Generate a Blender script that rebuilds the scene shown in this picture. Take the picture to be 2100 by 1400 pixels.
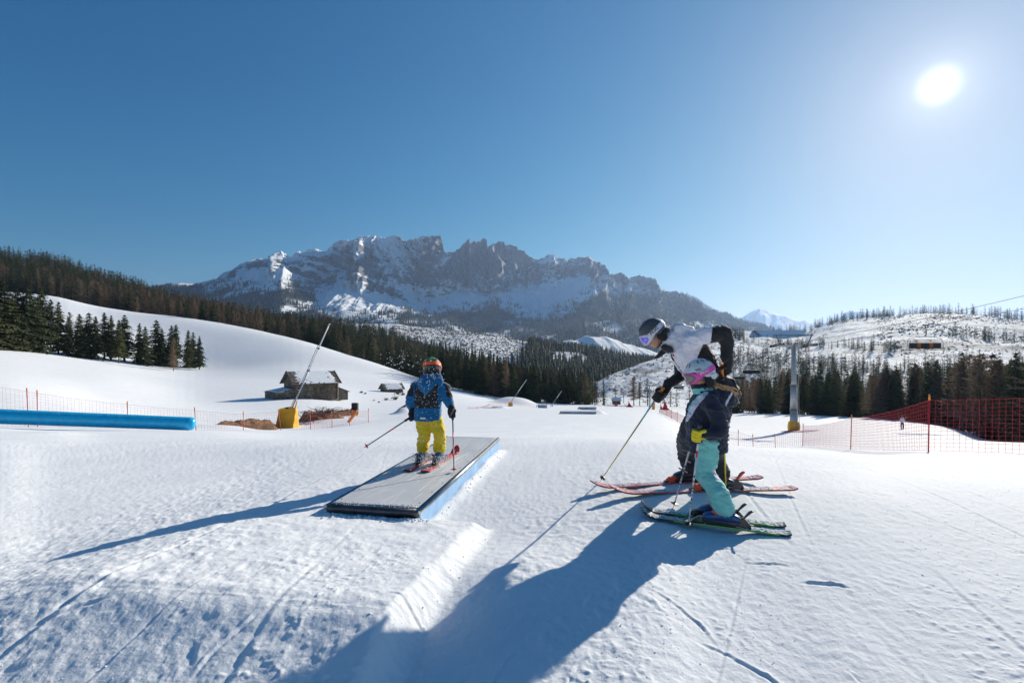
import bpy, bmesh, math, random
import numpy as np
from mathutils import Vector, Matrix, Euler
from mathutils.bvhtree import BVHTree
for o in list(bpy.data.objects): bpy.data.objects.remove(o)
SC = bpy.context.scene
COL = SC.collection
PI = math.pi
rnd = random.Random(7)

# ------------------------------------------------------------------ camera, sky, sun
F = 992.0; HX = 1050.0; HY = 740.0; CZ = 1.45          # focal length (px of the 2100 wide photo), horizon, eye height
cam_d = bpy.data.cameras.new('camera'); cam = bpy.data.objects.new('camera', cam_d); COL.objects.link(cam)
cam_d.sensor_width = 36.0; cam_d.lens = F/2100*36.0
cam_d.shift_y = 40/2100
cam_d.clip_start = 0.05; cam_d.clip_end = 40000
cam.location = (0, 0, CZ); cam.rotation_euler = (PI/2, 0, 0)
SC.camera = cam
SUN = Vector(((1925-HX)/F, 1.0, (HY-175)/F)).normalized()
SUN_AZ = math.atan2(SUN.x, SUN.y); SUN_EL = math.asin(SUN.z)

SKY_S = 1.0; SKY_K = 0.085
world = bpy.data.worlds.new('World'); SC.world = world; world.use_nodes = True
nt = world.node_tree; nt.nodes.clear()
def N(nt, t, **kw):
    n = nt.nodes.new(t)
    for k, v in kw.items(): setattr(n, k, v)
    return n
sky = N(nt, 'ShaderNodeTexSky', sky_type='NISHITA', sun_disc=False, sun_elevation=SUN_EL, sun_rotation=SUN_AZ,
        altitude=1700, air_density=0.8, dust_density=0.42, ozone_density=3)
bg = N(nt, 'ShaderNodeBackground'); bg.inputs['Strength'].default_value = 0.1
wo = N(nt, 'ShaderNodeOutputWorld')
hs = N(nt, 'ShaderNodeHueSaturation'); hs.inputs['Saturation'].default_value = 1.255
ga = N(nt, 'ShaderNodeGamma'); ga.inputs['Gamma'].default_value = 1.15; nt.links.new(sky.outputs[0], ga.inputs['Color']); nt.links.new(ga.outputs[0], hs.inputs['Color']); 
# camera-like shoulder: keeps the sky near the sun from burning out to cyan
vs = N(nt, 'ShaderNodeVectorMath', operation='SCALE'); vs.inputs['Scale'].default_value = SKY_S
vk = N(nt, 'ShaderNodeVectorMath', operation='MULTIPLY_ADD'); vk.inputs[1].default_value = (SKY_K*.8, SKY_K*1.35, SKY_K*1.75); vk.inputs[2].default_value = (1, 1, 1)
vd = N(nt, 'ShaderNodeVectorMath', operation='DIVIDE')
nt.links.new(hs.outputs[0], vs.inputs[0]); nt.links.new(vs.outputs[0], vk.inputs[0]); nt.links.new(vs.outputs[0], vd.inputs[0]); nt.links.new(vk.outputs[0], vd.inputs[1]); nt.links.new(vd.outputs[0], bg.inputs['Color'])
# the bright sun and the aureole round it, as a function of the angle to the sun
tc = N(nt, 'ShaderNodeTexCoord')
dt = N(nt, 'ShaderNodeVectorMath', operation='DOT_PRODUCT'); dt.inputs[1].default_value = SUN
nm = N(nt, 'ShaderNodeVectorMath', operation='NORMALIZE')
nt.links.new(tc.outputs['Generated'], nm.inputs[0]); nt.links.new(nm.outputs[0], dt.inputs[0])
ac = N(nt, 'ShaderNodeMath', operation='ARCCOSINE'); nt.links.new(dt.outputs['Value'], ac.inputs[0])
cr = N(nt, 'ShaderNodeValToRGB'); cr.color_ramp.interpolation = 'B_SPLINE'
dg = N(nt, 'ShaderNodeMath', operation='MULTIPLY'); dg.inputs[1].default_value = 180/PI/30
nt.links.new(ac.outputs[0], dg.inputs[0]); nt.links.new(dg.outputs[0], cr.inputs[0])
e = cr.color_ramp.elements
stops = [(0, 1.0), (.3/30, 1.0), (.9/30, .2), (1.9/30, .075), (4.5/30, .035), (10/30, .014), (19/30, .003), (1, 0)]
e[0].position, e[1].position = stops[0][0], stops[-1][0]
for p, v in stops[1:-1]: e.new(p)
for el, (p, v) in zip(sorted(e, key=lambda q: q.position), stops): el.position = p; el.color = (v, v, v*1.04, 1)
bg2 = N(nt, 'ShaderNodeBackground'); bg2.inputs['Strength'].default_value = 2.2
nt.links.new(cr.outputs[0], bg2.inputs['Color'])
ad = N(nt, 'ShaderNodeAddShader'); nt.links.new(bg.outputs[0], ad.inputs[0]); nt.links.new(bg2.outputs[0], ad.inputs[1])
nt.links.new(ad.outputs[0], wo.inputs['Surface'])

sun_d = bpy.data.lights.new('sun', 'SUN'); sun_d.energy = 5.0; sun_d.angle = math.radians(0.5); sun_d.color = (1.0, .925, .79)
sun = bpy.data.objects.new('sun', sun_d); COL.objects.link(sun)
sun.rotation_euler = SUN.to_track_quat('Z', 'Y').to_euler(); sun.location = (60, 60, 60)
SC.view_settings.view_transform = 'Standard'; SC.view_settings.look = 'None'
SC.view_settings.exposure = 0.53; SC.view_settings.gamma = 1.0; SC.view_settings.use_curve_mapping = False
cy = SC.cycles
cy.use_denoising = True; cy.max_bounces = 6; cy.diffuse_bounces = 3; cy.glossy_bounces = 3; cy.transmission_bounces = 4
cy.volume_bounces = 0; cy.transparent_max_bounces = 8; cy.sample_clamp_indirect = 6

# ------------------------------------------------------------------ helpers
def px(u, v, d): return Vector(((u-HX)/F*d, d, CZ + (HY-v)/F*d))   # photo pixel at depth d -> place
def hash2(ix, iy, s):
    h = (ix.astype(np.int64)*374761393 + iy.astype(np.int64)*668265263 + s*974634777) & 0x7fffffff
    h = ((h ^ (h >> 13))*1274126177) & 0x7fffffff
    h = h ^ (h >> 16)
    return (h & 0xffff)/65535.0
def vnoise(x, y, s=0):
    ix = np.floor(x); iy = np.floor(y); fx = x-ix; fy = y-iy
    fx = fx*fx*fx*(fx*(fx*6-15)+10); fy = fy*fy*fy*(fy*(fy*6-15)+10)
    a = hash2(ix, iy, s); b = hash2(ix+1, iy, s); c = hash2(ix, iy+1, s); d = hash2(ix+1, iy+1, s)
    return (a*(1-fx)+b*fx)*(1-fy) + (c*(1-fx)+d*fx)*fy - .5
def fbm(x, y, oct=4, s=0, gain=.5, lac=2.03):
    t = 0; a = 1.0; x = np.asarray(x, float); y = np.asarray(y, float)
    for k in range(oct):
        t = t + a*vnoise(x, y, s+k*17); a *= gain
        x, y = (x*.8-y*.6)*lac + 13.1, (x*.6+y*.8)*lac + 7.7
    return t
def ridged(x, y, oct=4, s=0, gain=.5):
    t = 0; a = 1.0; x = np.asarray(x, float); y = np.asarray(y, float)
    for k in range(oct):
        t = t + a*(1-np.abs(vnoise(x, y, s+k*17))*4); a *= gain
        x, y = x*2.1+5.3, y*2.1+1.7
    return t
def sstep(a, b, x):
    t = np.clip((np.asarray(x, float)-a)/(b-a), 0, 1); return t*t*(3-2*t)
def raw_mesh(name, V, Fc, smooth=True):
    """V (n,3); Fc list of arrays of faces of equal size, or one array"""
    me = bpy.data.meshes.new(name)
    V = np.asarray(V, np.float32)
    if not isinstance(Fc, (list, tuple)): Fc = [Fc]
    Fc = [np.asarray(f, np.int32) for f in Fc if len(f)]
    me.vertices.add(len(V)); me.vertices.foreach_set('co', V.ravel())
    nl = sum(f.size for f in Fc); nf = sum(len(f) for f in Fc)
    me.loops.add(nl); me.polygons.add(nf)
    me.loops.foreach_set('vertex_index', np.concatenate([f.ravel() for f in Fc]))
    tot = np.concatenate([np.full(len(f), f.shape[1], np.int32) for f in Fc])
    st = np.concatenate([[0], np.cumsum(tot)[:-1]]).astype(np.int32)
    me.polygons.foreach_set('loop_start', st)
    me.polygons.foreach_set('use_smooth', np.full(nf, smooth))
    me.update(calc_edges=True); me.validate()
    return me
def link(name, me, mats=None, parent=None, kind=None):
    o = bpy.data.objects.new(name, me); COL.objects.link(o)
    if mats is not None and me is not None and not len(me.materials):
        for m in (mats if isinstance(mats, (list, tuple)) else [mats]): me.materials.append(m)
    if parent: o.parent = parent
    if kind: o['kind'] = kind
    return o
def tag(o, label=None, cat=None, group=None, kind=None):
    if label: o['label'] = label
    if cat: o['category'] = cat
    if group: o['group'] = group
    if kind: o['kind'] = kind
    return o
def thing(name, label, cat, loc=(0, 0, 0), rotz=0, group=None):
    o = bpy.data.objects.new(name, None); COL.objects.link(o); o.empty_display_size = .2
    o.location = loc; o.rotation_euler = (0, 0, rotz)
    return tag(o, label, cat, group)
def grid_mesh(name, P, mats, attrs=None, kind='structure', close=False):
    nr, nc = P.shape[:2]
    idx = np.arange(nr*nc).reshape(nr, nc)
    if close:
        idx = np.concatenate([idx, idx[:, :1]], 1)
    Fq = np.stack([idx[:-1, :-1], idx[:-1, 1:], idx[1:, 1:], idx[1:, :-1]], -1).reshape(-1, 4)
    me = raw_mesh(name, P.reshape(-1, 3), Fq)
    for k, v in (attrs or {}).items():
        a = me.attributes.new(k, 'FLOAT', 'POINT'); a.data.foreach_set('value', np.asarray(v, np.float32).ravel())
    return link(name, me, mats, kind=kind)

# ------------------------------------------------------------------ materials
def mk(name):
    m = bpy.data.materials.new(name); m.use_nodes = True
    return m, m.node_tree, m.node_tree.nodes['Principled BSDF']
def pos_noise(t, scale, detail=4, rough=.55, coord='Object', stretch=None):
    c = N(t, 'ShaderNodeTexCoord'); n = N(t, 'ShaderNodeTexNoise')
    n.inputs['Scale'].default_value = scale; n.inputs['Detail'].default_value = detail; n.inputs['Roughness'].default_value = rough
    if stretch:
        mp = N(t, 'ShaderNodeMapping'); mp.inputs['Scale'].default_value = stretch[0]; mp.inputs['Rotation'].default_value = stretch[1]
        t.links.new(c.outputs[coord], mp.inputs[0]); t.links.new(mp.outputs[0], n.inputs['Vector'])
    else: t.links.new(c.outputs[coord], n.inputs['Vector'])
    return n
def rampmix(t, fac, c1, c2, lo=.35, hi=.65):
    r = N(t, 'ShaderNodeValToRGB'); r.color_ramp.elements[0].position = lo; r.color_ramp.elements[1].position = hi
    r.color_ramp.elements[0].color = (*c1, 1); r.color_ramp.elements[1].color = (*c2, 1)
    t.links.new(fac, r.inputs[0]); return r.outputs[0]
def add_bump(t, b, h, strength=.3, dist=.01, prev=None):
    bp = N(t, 'ShaderNodeBump'); bp.inputs['Strength'].default_value = strength; bp.inputs['Distance'].default_value = dist
    t.links.new(h, bp.inputs['Height'])
    if prev: t.links.new(prev, bp.inputs['Normal'])
    if b: t.links.new(bp.outputs[0], b.inputs['Normal'])
    return bp.outputs[0]
def plain(name, c, rough=.6, metal=0, var=.12, scale=30, bump=.15, bdist=.004, spec=.4, coord='Object', **kw):
    m, t, b = mk(name)
    b.inputs['Roughness'].default_value = rough; b.inputs['Metallic'].default_value = metal
    b.inputs['Specular IOR Level'].default_value = spec
    n = pos_noise(t, scale, coord=coord)
    c1 = tuple(max(0, x*(1-var)) for x in c); c2 = tuple(min(1, x*(1+var)) for x in c)
    t.links.new(rampmix(t, n.outputs[0], c1, c2), b.inputs['Base Color'])
    if bump: add_bump(t, b, n.outputs[0], bump, bdist)
    for k, v in kw.items(): b.inputs[k.replace('_', ' ')].default_value = v
    return m
def snow_mat(name, near=True):
    m, t, b = mk(name)
    b.inputs['Roughness'].default_value = .8; b.inputs['Specular IOR Level'].default_value = .12; b.inputs['Diffuse Roughness'].default_value = .1
    n = pos_noise(t, .9, 5)
    t.links.new(rampmix(t, n.outputs[0], (.80, .815, .84), (.88, .888, .90), .3, .7), b.inputs['Base Color'])
    rot = (0, 0, math.radians(9.5))
    if near:
        n1 = pos_noise(t, 9, 6, .62, stretch=((1, .22, 1), rot)); n2 = pos_noise(t, 60, 5, .7); n3 = pos_noise(t, 22, 4, .6, stretch=((1, .5, 1), rot))
        a = add_bump(t, None, n1.outputs[0], .22, .013)
        a = add_bump(t, None, n3.outputs[0], .3, .009, a)
        add_bump(t, b, n2.outputs[0], .55, .007, a)
    else:
        n1 = pos_noise(t, .5, 5, .6); add_bump(t, b, n1.outputs[0], .4, .3)
    return m
M_SNOW = snow_mat('groomed_snow'); M_SNOWFAR = snow_mat('field_snow', False)
# ------------------------------------------------------------------ terrain tables
def interp(tab, x):
    ks = sorted(tab); return np.interp(x, ks, [tab[k] for k in ks])

def pchip(x, y, xs):
    h = np.diff(x); dl = np.diff(y)/h; m = np.zeros(len(x))
    for k in range(1, len(x)-1):
        if dl[k-1]*dl[k] > 0:
            w1 = 2*h[k]+h[k-1]; w2 = h[k]+2*h[k-1]; m[k] = (w1+w2)/(w1/dl[k-1]+w2/dl[k])
    m[0] = dl[0]; m[-1] = dl[-1]
    xs = np.clip(xs, x[0], x[-1]); i = np.clip(np.searchsorted(x, xs)-1, 0, len(x)-2); t = (xs-x[i])/h[i]
    return (2*t**3-3*t**2+1)*y[i] + (t**3-2*t**2+t)*h[i]*m[i] + (-2*t**3+3*t**2)*y[i+1] + (t**3-t**2)*h[i]*m[i+1]
class Table:
    """surface height from columns of (depth, photo y) readings"""
    def __init__(self, cols, dmin, dmax, blur=(5, 3), step=20, nd=360, zmode=False):
        ks = sorted(cols); self.p0 = ks[0]; self.p1 = ks[-1]; self.l0 = math.log(dmin); self.l1 = math.log(dmax); self.nd = nd
        ls = np.linspace(self.l0, self.l1, nd); tab = []
        for k in ks:
            nodes = [(d, z if isinstance(z, str) is False and abs(z) < 0 else z) for d, z in cols[k]]
            d = np.array([n[0] for n in nodes], float)
            z = np.array([float(v[1:]) if isinstance(v, str) else CZ+(HY-v)/F*dd for dd, v in nodes])
            # monotone-ish cubic through nodes in log d
            L = np.log(d); out = pchip(L, z, ls)
            tab.append(out)
        tab = np.array(tab); self.step = step
        ps = np.arange(self.p0, self.p1+step, step); self.np = len(ps)
        T = np.empty((len(ps), nd))
        for j in range(nd): T[:, j] = pchip(np.array(ks, float), tab[:, j], ps)
        def blur1(A, n, ax):
            if n < 1: return A
            w = np.exp(-np.linspace(-2, 2, 2*n+1)**2); w /= w.sum()
            Ap = np.pad(A, [(n, n) if i == ax else (0, 0) for i in range(2)], mode='edge')
            R = 0
            for i, wi in enumerate(w):
                R = R + wi*(Ap[i:i+A.shape[0]] if ax == 0 else Ap[:, i:i+A.shape[1]])
            return R
        T = blur1(T, blur[0], 0); T = blur1(T, blur[1]*2, 1); self.T = T
    def at(self, p, d):
        p = np.asarray(p, float); d = np.asarray(d, float)
        a = np.clip((p-self.p0)/self.step, 0, self.np-1.001); b = np.clip((np.log(np.maximum(d, 1e-3))-self.l0)/(self.l1-self.l0)*(self.nd-1), 0, self.nd-1.001)
        i = a.astype(int); j = b.astype(int); a = a-i; b = b-j; T = self.T
        return (T[i, j]*(1-b)+T[i, j+1]*b)*(1-a) + (T[i+1, j]*(1-b)+T[i+1, j+1]*b)*a

G = Table({
 -500: [(1,'z.05'),(4,'z.1'),(10,'z-.5'),(22,'z-1.2'),(40,'z.3'),(80,'z4'),(140,'z13'),(220,'z33'),(320,'z66'),(430,'z76')],
    0: [(1,'z-.05'),(4,'z.03'),(8,'z-.1'),(13,'z-.5'),(22,878),(26,872),(40,800),(80,750),(140,715),(220,650),(320,598),(430,'z50')],
  100: [(1,'z-.05'),(4,'z.0'),(8,'z-.15'),(14,'z-.6'),(24,880),(28,868),(42,812),(80,763),(150,726),(220,655),(315,607),(430,'z42')],
  200: [(1,'z-.05'),(4,'z0'),(8,'z-.15'),(14,'z-.7'),(25,881),(29,872),(45,830),(80,777),(160,739),(230,668),(300,628),(430,'z30')],
  420: [(1,'z-.08'),(4,'z0'),(8,'z-.12'),(16,'z-.9'),(28,883),(33,880),(48,862),(80,812),(120,783),(185,758),(235,700),(285,653),(420,'z14')],
  600: [(1,'z-.12'),(2.5,'z-.1'),(4,'z-.03'),(8,'z-.05'),(16,895),(30,882),(45,876),(58,852),(80,812),(120,787),(180,752),(230,713),(270,691),(330,'z10'),(430,'z2')],
  760: [(1,'z-.08'),(2.5,'z-.02'),(4,'z-.03'),(8,'z-.02'),(16,893),(30,872),(45,864),(60,852),(80,832),(120,805),(180,768),(235,739),(290,'z-4'),(430,'z-20')],
  900: [(1,'z-.03'),(2.4,'z.04'),(3.1,'z.06'),(4,'z-.03'),(8,'z.0'),(16,888),(30,864),(50,849),(80,834),(120,815),(160,800),(212,784),(280,'z-18'),(430,'z-28')],
 1100: [(1,'z.04'),(2,'z.11'),(3.0,'z.155'),(4,'z.05'),(8,'z.02'),(16,884),(30,861),(50,848),(80,838),(100,836),(150,831),(190,824),(240,'z-19'),(430,'z-30')],
 1300: [(1,'z.04'),(2,'z.11'),(3.1,'z.15'),(4.6,'z.13'),(8,'z.04'),(16,895),(30,864),(50,851),(80,843),(120,839),(200,830),(300,815),(430,'z-28')],
 1400: [(1,'z.02'),(2.5,'z.09'),(4.1,'z.10'),(4.7,'z.18'),(8,'z.03'),(16,903),(30,880),(50,866),(80,853),(120,843),(200,833),(300,817),(430,'z-26')],
 1460: [(1,'z.0'),(2.5,'z.06'),(4.1,'z.085'),(4.7,'z.19'),(8,'z.02'),(16,920),(30,910),(50,896),(80,868),(120,848),(200,836),(300,818),(430,'z-26')],
 1600: [(1,'z0'),(2.5,'z.06'),(4.5,'z.13'),(8,'z-.05'),(16,935),(30,921),(45,912),(68,886),(85,870),(112,852),(200,842),(300,825),(430,'z-24')],
 1750: [(1,'z0'),(2.5,'z.08'),(4.5,'z.15'),(8,'z-.12'),(16,940),(24,922),(35,903),(50,889),(75,873),(110,856),(200,850),(430,'z-24')],
 1900: [(1,'z0'),(2.5,'z.08'),(4.5,'z.1'),(8,'z-.2'),(15.8,925),(24,911),(36,899),(55,884),(80,872),(110,868),(200,856),(430,'z-22')],
 2100: [(1,'z0'),(2.5,'z.08'),(4.5,'z.06'),(8,'z-.28'),(11,948),(18,922),(28,908),(38,909),(60,930),(100,905),(200,862),(430,'z-18')],
 2600: [(1,'z0'),(4,'z.1'),(8,'z-.3'),(14,'z-1.4'),(28,'z-3.6'),(38,'z-5.5'),(60,'z-9'),(100,'z-14'),(200,'z-20'),(430,'z-16')],
}, .9, 430, blur=(3, 4))
# take-off platform in front of the box: local axes along / across the box
UA = Vector((.165, .986)); VA = Vector((.986, -.165)); BF = Vector((-.787, 4.195))   # box front right corner
def platform(x, y, z):
    al = (x-BF.x)*UA.x + (y-BF.y)*UA.y; la = (x-BF.x)*VA.x + (y-BF.y)*VA.y
    wob = .03*vnoise(al*2.3, la*0+3, 5) + .012*fbm(al*14, la*6+9, 3, 6)
    top = np.where(al > -1.72, .085-.08*np.minimum(al, 0), .2226+.29*(al+1.72))
    top = top + .012*fbm(al*5, la*5, 3, 44)
    wr = 1-sstep(.44+wob, .64+wob*1.2, la)                       # right wall
    wl = sstep(-2.9, -1.3, la)                                   # fades out on the left
    wb = 1-sstep(-.02, .10, al)*sstep(-.40, -.22, la)             # beside the box it ends at the box front
    wb2 = 1-sstep(.3, 3.6, al)
    w = wr*wl*wb*wb2*sstep(-4.6, -3.9, al)
    lip = -.012*np.exp(-((al+1.72)/.05)**2)
    kk = .035; dlt = (top+lip-z)/kk; sm = z+kk*np.where(dlt > 20, dlt, np.log1p(np.exp(np.minimum(dlt, 20))))-kk*.69*np.exp(-np.abs(dlt)*.5)*0
    z = z + .055*np.exp(-((la-.02-.03*vnoise(al*3, al*0, 7))/.07)**2)*sstep(.0, .25, al)*(1-sstep(3.4, 3.7, al))*(.6+1.2*vnoise(al*2.1, al*0+5, 8))
    return z + (sm-z)*w
_g = random.Random(12)
GOUGE = [(1.9, 2.95, -.35, .11, .011, .013), (1.72, 3.25, -.3, .12, .009, .009), (1.5, 3.55, -.12, .12, .009, .009), (.95, 2.6, -1.15, .2, .009, .007), (1.1, 2.2, -1.0, .22, .009, .007), (-2.3, 2.5, .65, .15, .013, .008), (-1.3, 2.35, 1.1, .26, .010, .006)]
for _i in range(34):
    _d = _g.uniform(1.9, 9); _u = _g.uniform(-50, 2150); GOUGE.append(((_u-HX)/F*_d, _d, _g.choice((-.5, -.2, 1.2, 1.4, -1.3, .9))+_g.gauss(0, .15), _g.uniform(.04, .2), _g.uniform(.006, .011), _g.uniform(.003, .006)))
def MD(u, d, sx, sy, h): return ((u-HX)/F*d, d, sx, sy, h)
MOUNDS = [MD(1058, 128, 5.5, 6, 2.1), MD(829, 62, 1.1, 1.6, .75), MD(1228, 51, .7, 1.1, .4), MD(1031, 78, .8, 1.6, .45), MD(452, 37, 2.2, 2, .3), MD(660, 50, 4, 4, .35)]
def ground_z(x, y, fine=True, goug=False):
    x = np.asarray(x, float); y = np.asarray(y, float)
    r = np.hypot(x, y); th = np.arctan2(x, y)
    thc = np.clip(th, math.atan((-500-HX)/F), math.atan((2600-HX)/F))
    z = G.at(HX+F*np.tan(thc), r*np.cos(thc))
    w = sstep(1.5, 2.7, np.abs(th)); z = z*(1-w) + w*(-.1-.0*r)
    z = platform(x, y, z)
    if fine:
        c, s = math.cos(math.radians(9.5)), math.sin(math.radians(9.5))
        u = x*c - y*s; v = x*s + y*c                            # v runs down the piste
        k = 1-sstep(30, 90, r)
        z = z + k*(.008*fbm(u*1.9, v*.35, 4, 3) + .016*fbm(u*.35, v*.2, 3, 11))
        kn = 1-sstep(9, 22, r)
        patch = sstep(-.05, .35, fbm(u*.9+3, v*.35, 3, 23))      # clods and scraped parts come in patches
        z = z + kn*(.0035*ridged(u*9, v*1.1, 2, 31)*.35*patch + .0075*patch*fbm(x*19, y*15, 4, 57) + .004*fbm(x*24, y*20, 3, 58))
        c3 = np.maximum(0, vnoise(x*34, y*34, 61)+.35*vnoise(x*75, y*75, 62)-.13); m3 = sstep(-.12, .22, fbm(x*1.3, y*1.1, 4, 64)); k3 = 1-sstep(4.5, 9, r)
        z = z + k3*c3*(.011*m3+.003) - k3*m3*.003*np.abs(vnoise(x*22, y*22, 66))
        for gx, gy, ga_, gl_, gw, gd in (GOUGE if goug else ()):
            ca, sa = math.cos(ga_), math.sin(ga_); I = np.nonzero((np.abs(x-gx) < gl_*2)&(np.abs(y-gy) < gl_*2)); xx = x[I]-gx; yy = y[I]-gy
            p = xx*ca+yy*sa; q = -xx*sa+yy*ca+.2*p*p/gl_+.012*vnoise(p*14, yy*3, 8); e_ = np.exp(-(p/gl_)**4)*(.6+.8*vnoise(p*18, p*0, 9)+.3)
            z[I] += gd*e_*(-np.exp(-(q/gw)**2)+.75*np.exp(-((q-gw*2.1)/(gw*1.2))**2)*(1+.8*vnoise(p*40, q*40, 5)))
        # ski edges: thin grooves with a small ridge beside them
        for a, off, wid, dep in ((.03, 1.35, .016, .008), (-.16, -2.4, .02, .012), (.09, 2.9, .014, .008), (.14, 3.1, .014, .007), (.2, 1.5, .013, .007), (-.2, -1.2, .018, .008), (-.05, -3.9, .02, .012), (.02, 2.15, .010, .006), (.03, 2.22, .008, .005), (.26, .6, .010, .006), (-.3, 4.2, .012, .007), (.12, 4.6, .010, .007), (.11, 4.75, .010, .006), (.4, -.4, .009, .005), (-.1, -1.9, .010, .006), (-.09, -1.98, .008, .005), (.33, 3.6, .010, .006), (.05, 1.75, .008, .005), (-.42, -.2, .009, .005), (.18, 5.4, .011, .007)):
            q = u-off-a*v-.04*np.sin(v*.9+off)
            z = z + kn*dep*.7*sstep(-.25, .1, fbm(v*.5+off*7, u*.3, 2, 88))*(-np.exp(-(q/wid)**2) + .7*np.exp(-((q-wid*2)/wid)**2))
        for bx, by, sx, sy, hh in MOUNDS:
            z = z + hh*np.exp(-(((x-bx)/sx)**2+((y-by)/sy)**2)**1.5)
        z = z + sstep(60, 130, r)*.5*fbm(x*.02, y*.02, 3, 71)
    return z
LT = np.linspace(-1.12, 1.12, 1100); LR = np.linspace(0, math.log(425), 1500)
_t, _r = np.meshgrid(LT, LR, indexing='ij'); LZ = ground_z(np.exp(_r)*np.sin(_t), np.exp(_r)*np.cos(_t)).tolist()
def gz(x, y):
    a = (math.atan2(x, y)+1.12)/2.24*1099; b = math.log(max(1, math.hypot(x, y)))/math.log(425)*1499
    a = min(max(a, 0), 1098.99); b = min(max(b, 0), 1498.99); i = int(a); j = int(b); a -= i; b -= j; p = LZ[i]; q = LZ[i+1]
    return (p[j]*(1-b)+p[j+1]*b)*(1-a)+(q[j]*(1-b)+q[j+1]*b)*a
def gpt(u, v0, d, dz=0):
    x = (u-HX)/F*d; return Vector((x, d, gz(x, d)+dz))
def build_ground():
    pxs = np.arange(-140, 2245, 2.9)
    th = np.arctan((pxs-HX)/F)
    o1 = np.linspace(th[-1], PI, 50)[1:]; o0 = np.linspace(-PI, th[0], 50)[1:-1]
    th = np.concatenate([o0, th, o1])
    ys = np.concatenate([np.arange(2600, 1500, -70), np.arange(1500, 930, -1.7)])
    r1 = CZ*F/(ys-HY); r2 = np.geomspace(r1[-1], 429, 230)[1:]
    r = np.concatenate([r1, r2])
    R, TH = np.meshgrid(r, th, indexing='ij')
    R = R/np.maximum(np.cos(np.clip(TH, -1.0, 1.0)), .3)
    R = np.minimum(R, 429/np.maximum(np.cos(np.clip(TH, -1.0, 1.0)), .3))
    X = R*np.sin(TH); Y = R*np.cos(TH)
    Z = ground_z(X, Y, True, True)
    P = np.stack([X, Y, Z], -1)
    grid_mesh('snow_ground', P, M_GROUND, {'far': sstep(40, 90, R)}, close=True)
    c = P[0][::12]; 
    me = raw_mesh('snow_underfoot', np.concatenate([[[0, 0, float(c[:, 2].mean())-.02]], c-np.array([0, 0, .003])]), np.array([(0, 1+i, 1+(i+1) % len(c)) for i in range(len(c))]))
    link('snow_underfoot', me, M_SNOW, kind='structure')
M_GROUND = M_SNOW
build_ground()

# ------------------------------------------------------------------ hills beyond
def surf_mat(name):
    """snow / rock / wood floor by point attributes rock, wood"""
    m, t, b = mk(name); b.inputs['Roughness'].default_value = .8; b.inputs['Specular IOR Level'].default_value = .2
    a1 = N(t, 'ShaderNodeAttribute', attribute_name='rock'); a2 = N(t, 'ShaderNodeAttribute', attribute_name='wood')
    nz = pos_noise(t, .02, 8, .65); nz2 = pos_noise(t, .06, 6, .7); nz3 = pos_noise(t, .03, 9, .72); add_bump(t, b, nz3.outputs[0], .6, 14)
    rock = rampmix(t, nz.outputs[0], (.055, .058, .066), (.19, .188, .195), .35, .65)
    wood = rampmix(t, nz2.outputs[0], (.02, .03, .02), (.05, .05, .035), .4, .6)
    m1 = N(t, 'ShaderNodeMix', data_type='RGBA'); m2 = N(t, 'ShaderNodeMix', data_type='RGBA')
    m1.inputs[6].default_value = (.84, .85, .87, 1)
    t.links.new(a1.outputs['Fac'], m1.inputs[0]); t.links.new(rock, m1.inputs[7])
    t.links.new(a2.outputs['Fac'], m2.inputs[0]); t.links.new(m1.outputs[2], m2.inputs[6]); t.links.new(wood, m2.inputs[7])
    t.links.new(m2.outputs[2], b.inputs['Base Color'])
    return m
M_SURF = surf_mat('mountain_surface')


# valley floor out to the horizon
v = [(-26000, -6000, -75), (26000, -6000, -75), (26000, 26000, -75), (-26000, 26000, -75)]
link('valley_floor', raw_mesh('valley_floor', v, np.array([[0, 1, 2, 3]])), plain('valley_snow', (.5, .53, .55), .8, scale=.002, bump=0), kind='structure')

# wooded hill behind the white slope
B = Table({
 -600: [(300,'z52'),(420,'z100'),(560,'z150'),(760,'z150')],
    0: [(300,'z42'),(340,598),(420,567),(540,541),(700,'z90')],
  100: [(300,'z34'),(340,607),(420,575),(520,552),(700,'z80')],
  200: [(290,'z28'),(330,634),(420,600),(510,586),(700,'z60')],
  300: [(270,'z22'),(320,652),(420,622),(500,612),(700,'z50')],
  340: [(260,'z19'),(320,660),(420,640),(500,630),(700,'z40')],
  430: [(240,'z12'),(300,682),(420,655),(500,645),(700,'z30')],
  520: [(220,'z6'),(280,705),(420,672),(500,665),(700,'z20')],
  640: [(200,'z0'),(290,716),(400,690),(500,684),(700,'z8')],
  760: [(190,'z-6'),(260,755),(400,702),(500,692),(700,'z2')],
  860: [(180,'z-12'),(245,790),(400,742),(500,730),(700,'z-10')],
  960: [(180,'z-18'),(230,815),(400,775),(500,765),(700,'z-30')]}, 180, 760, blur=(3, 4))
B0 = {-600: 330, 0: 335, 100: 330, 200: 318, 300: 305, 430: 285, 520: 285, 640: 282, 760: 248, 860: 235, 960: 225}
def bfix(X, Y, P_, D_):      # in front of its foot the hill dives under the white slope
    d0 = interp(B0, P_); w = sstep(d0-16, d0, D_); g = ground_z(X, Y, False)
    z = B.at(P_, D_); return (1-w)*(np.minimum(g-6, z)-z)
def sheet(name, T, p0, p1, dp, d0, d1, nd, attr_fn, noise_fn=None, mat=None):
    P_, D_ = np.meshgrid(np.arange(p0, p1+dp, dp), np.geomspace(d0, d1, nd), indexing='xy')
    Z = T.at(P_, D_); X = (P_-HX)/F*D_; Y = D_
    if noise_fn: Z = Z + noise_fn(X, Y, P_, D_)
    v_img = HY-(Z-CZ)/D_*F
    return grid_mesh(name, np.stack([X, Y, Z], -1), mat or M_SURF, attr_fn(X, Y, P_, v_img))
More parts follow.
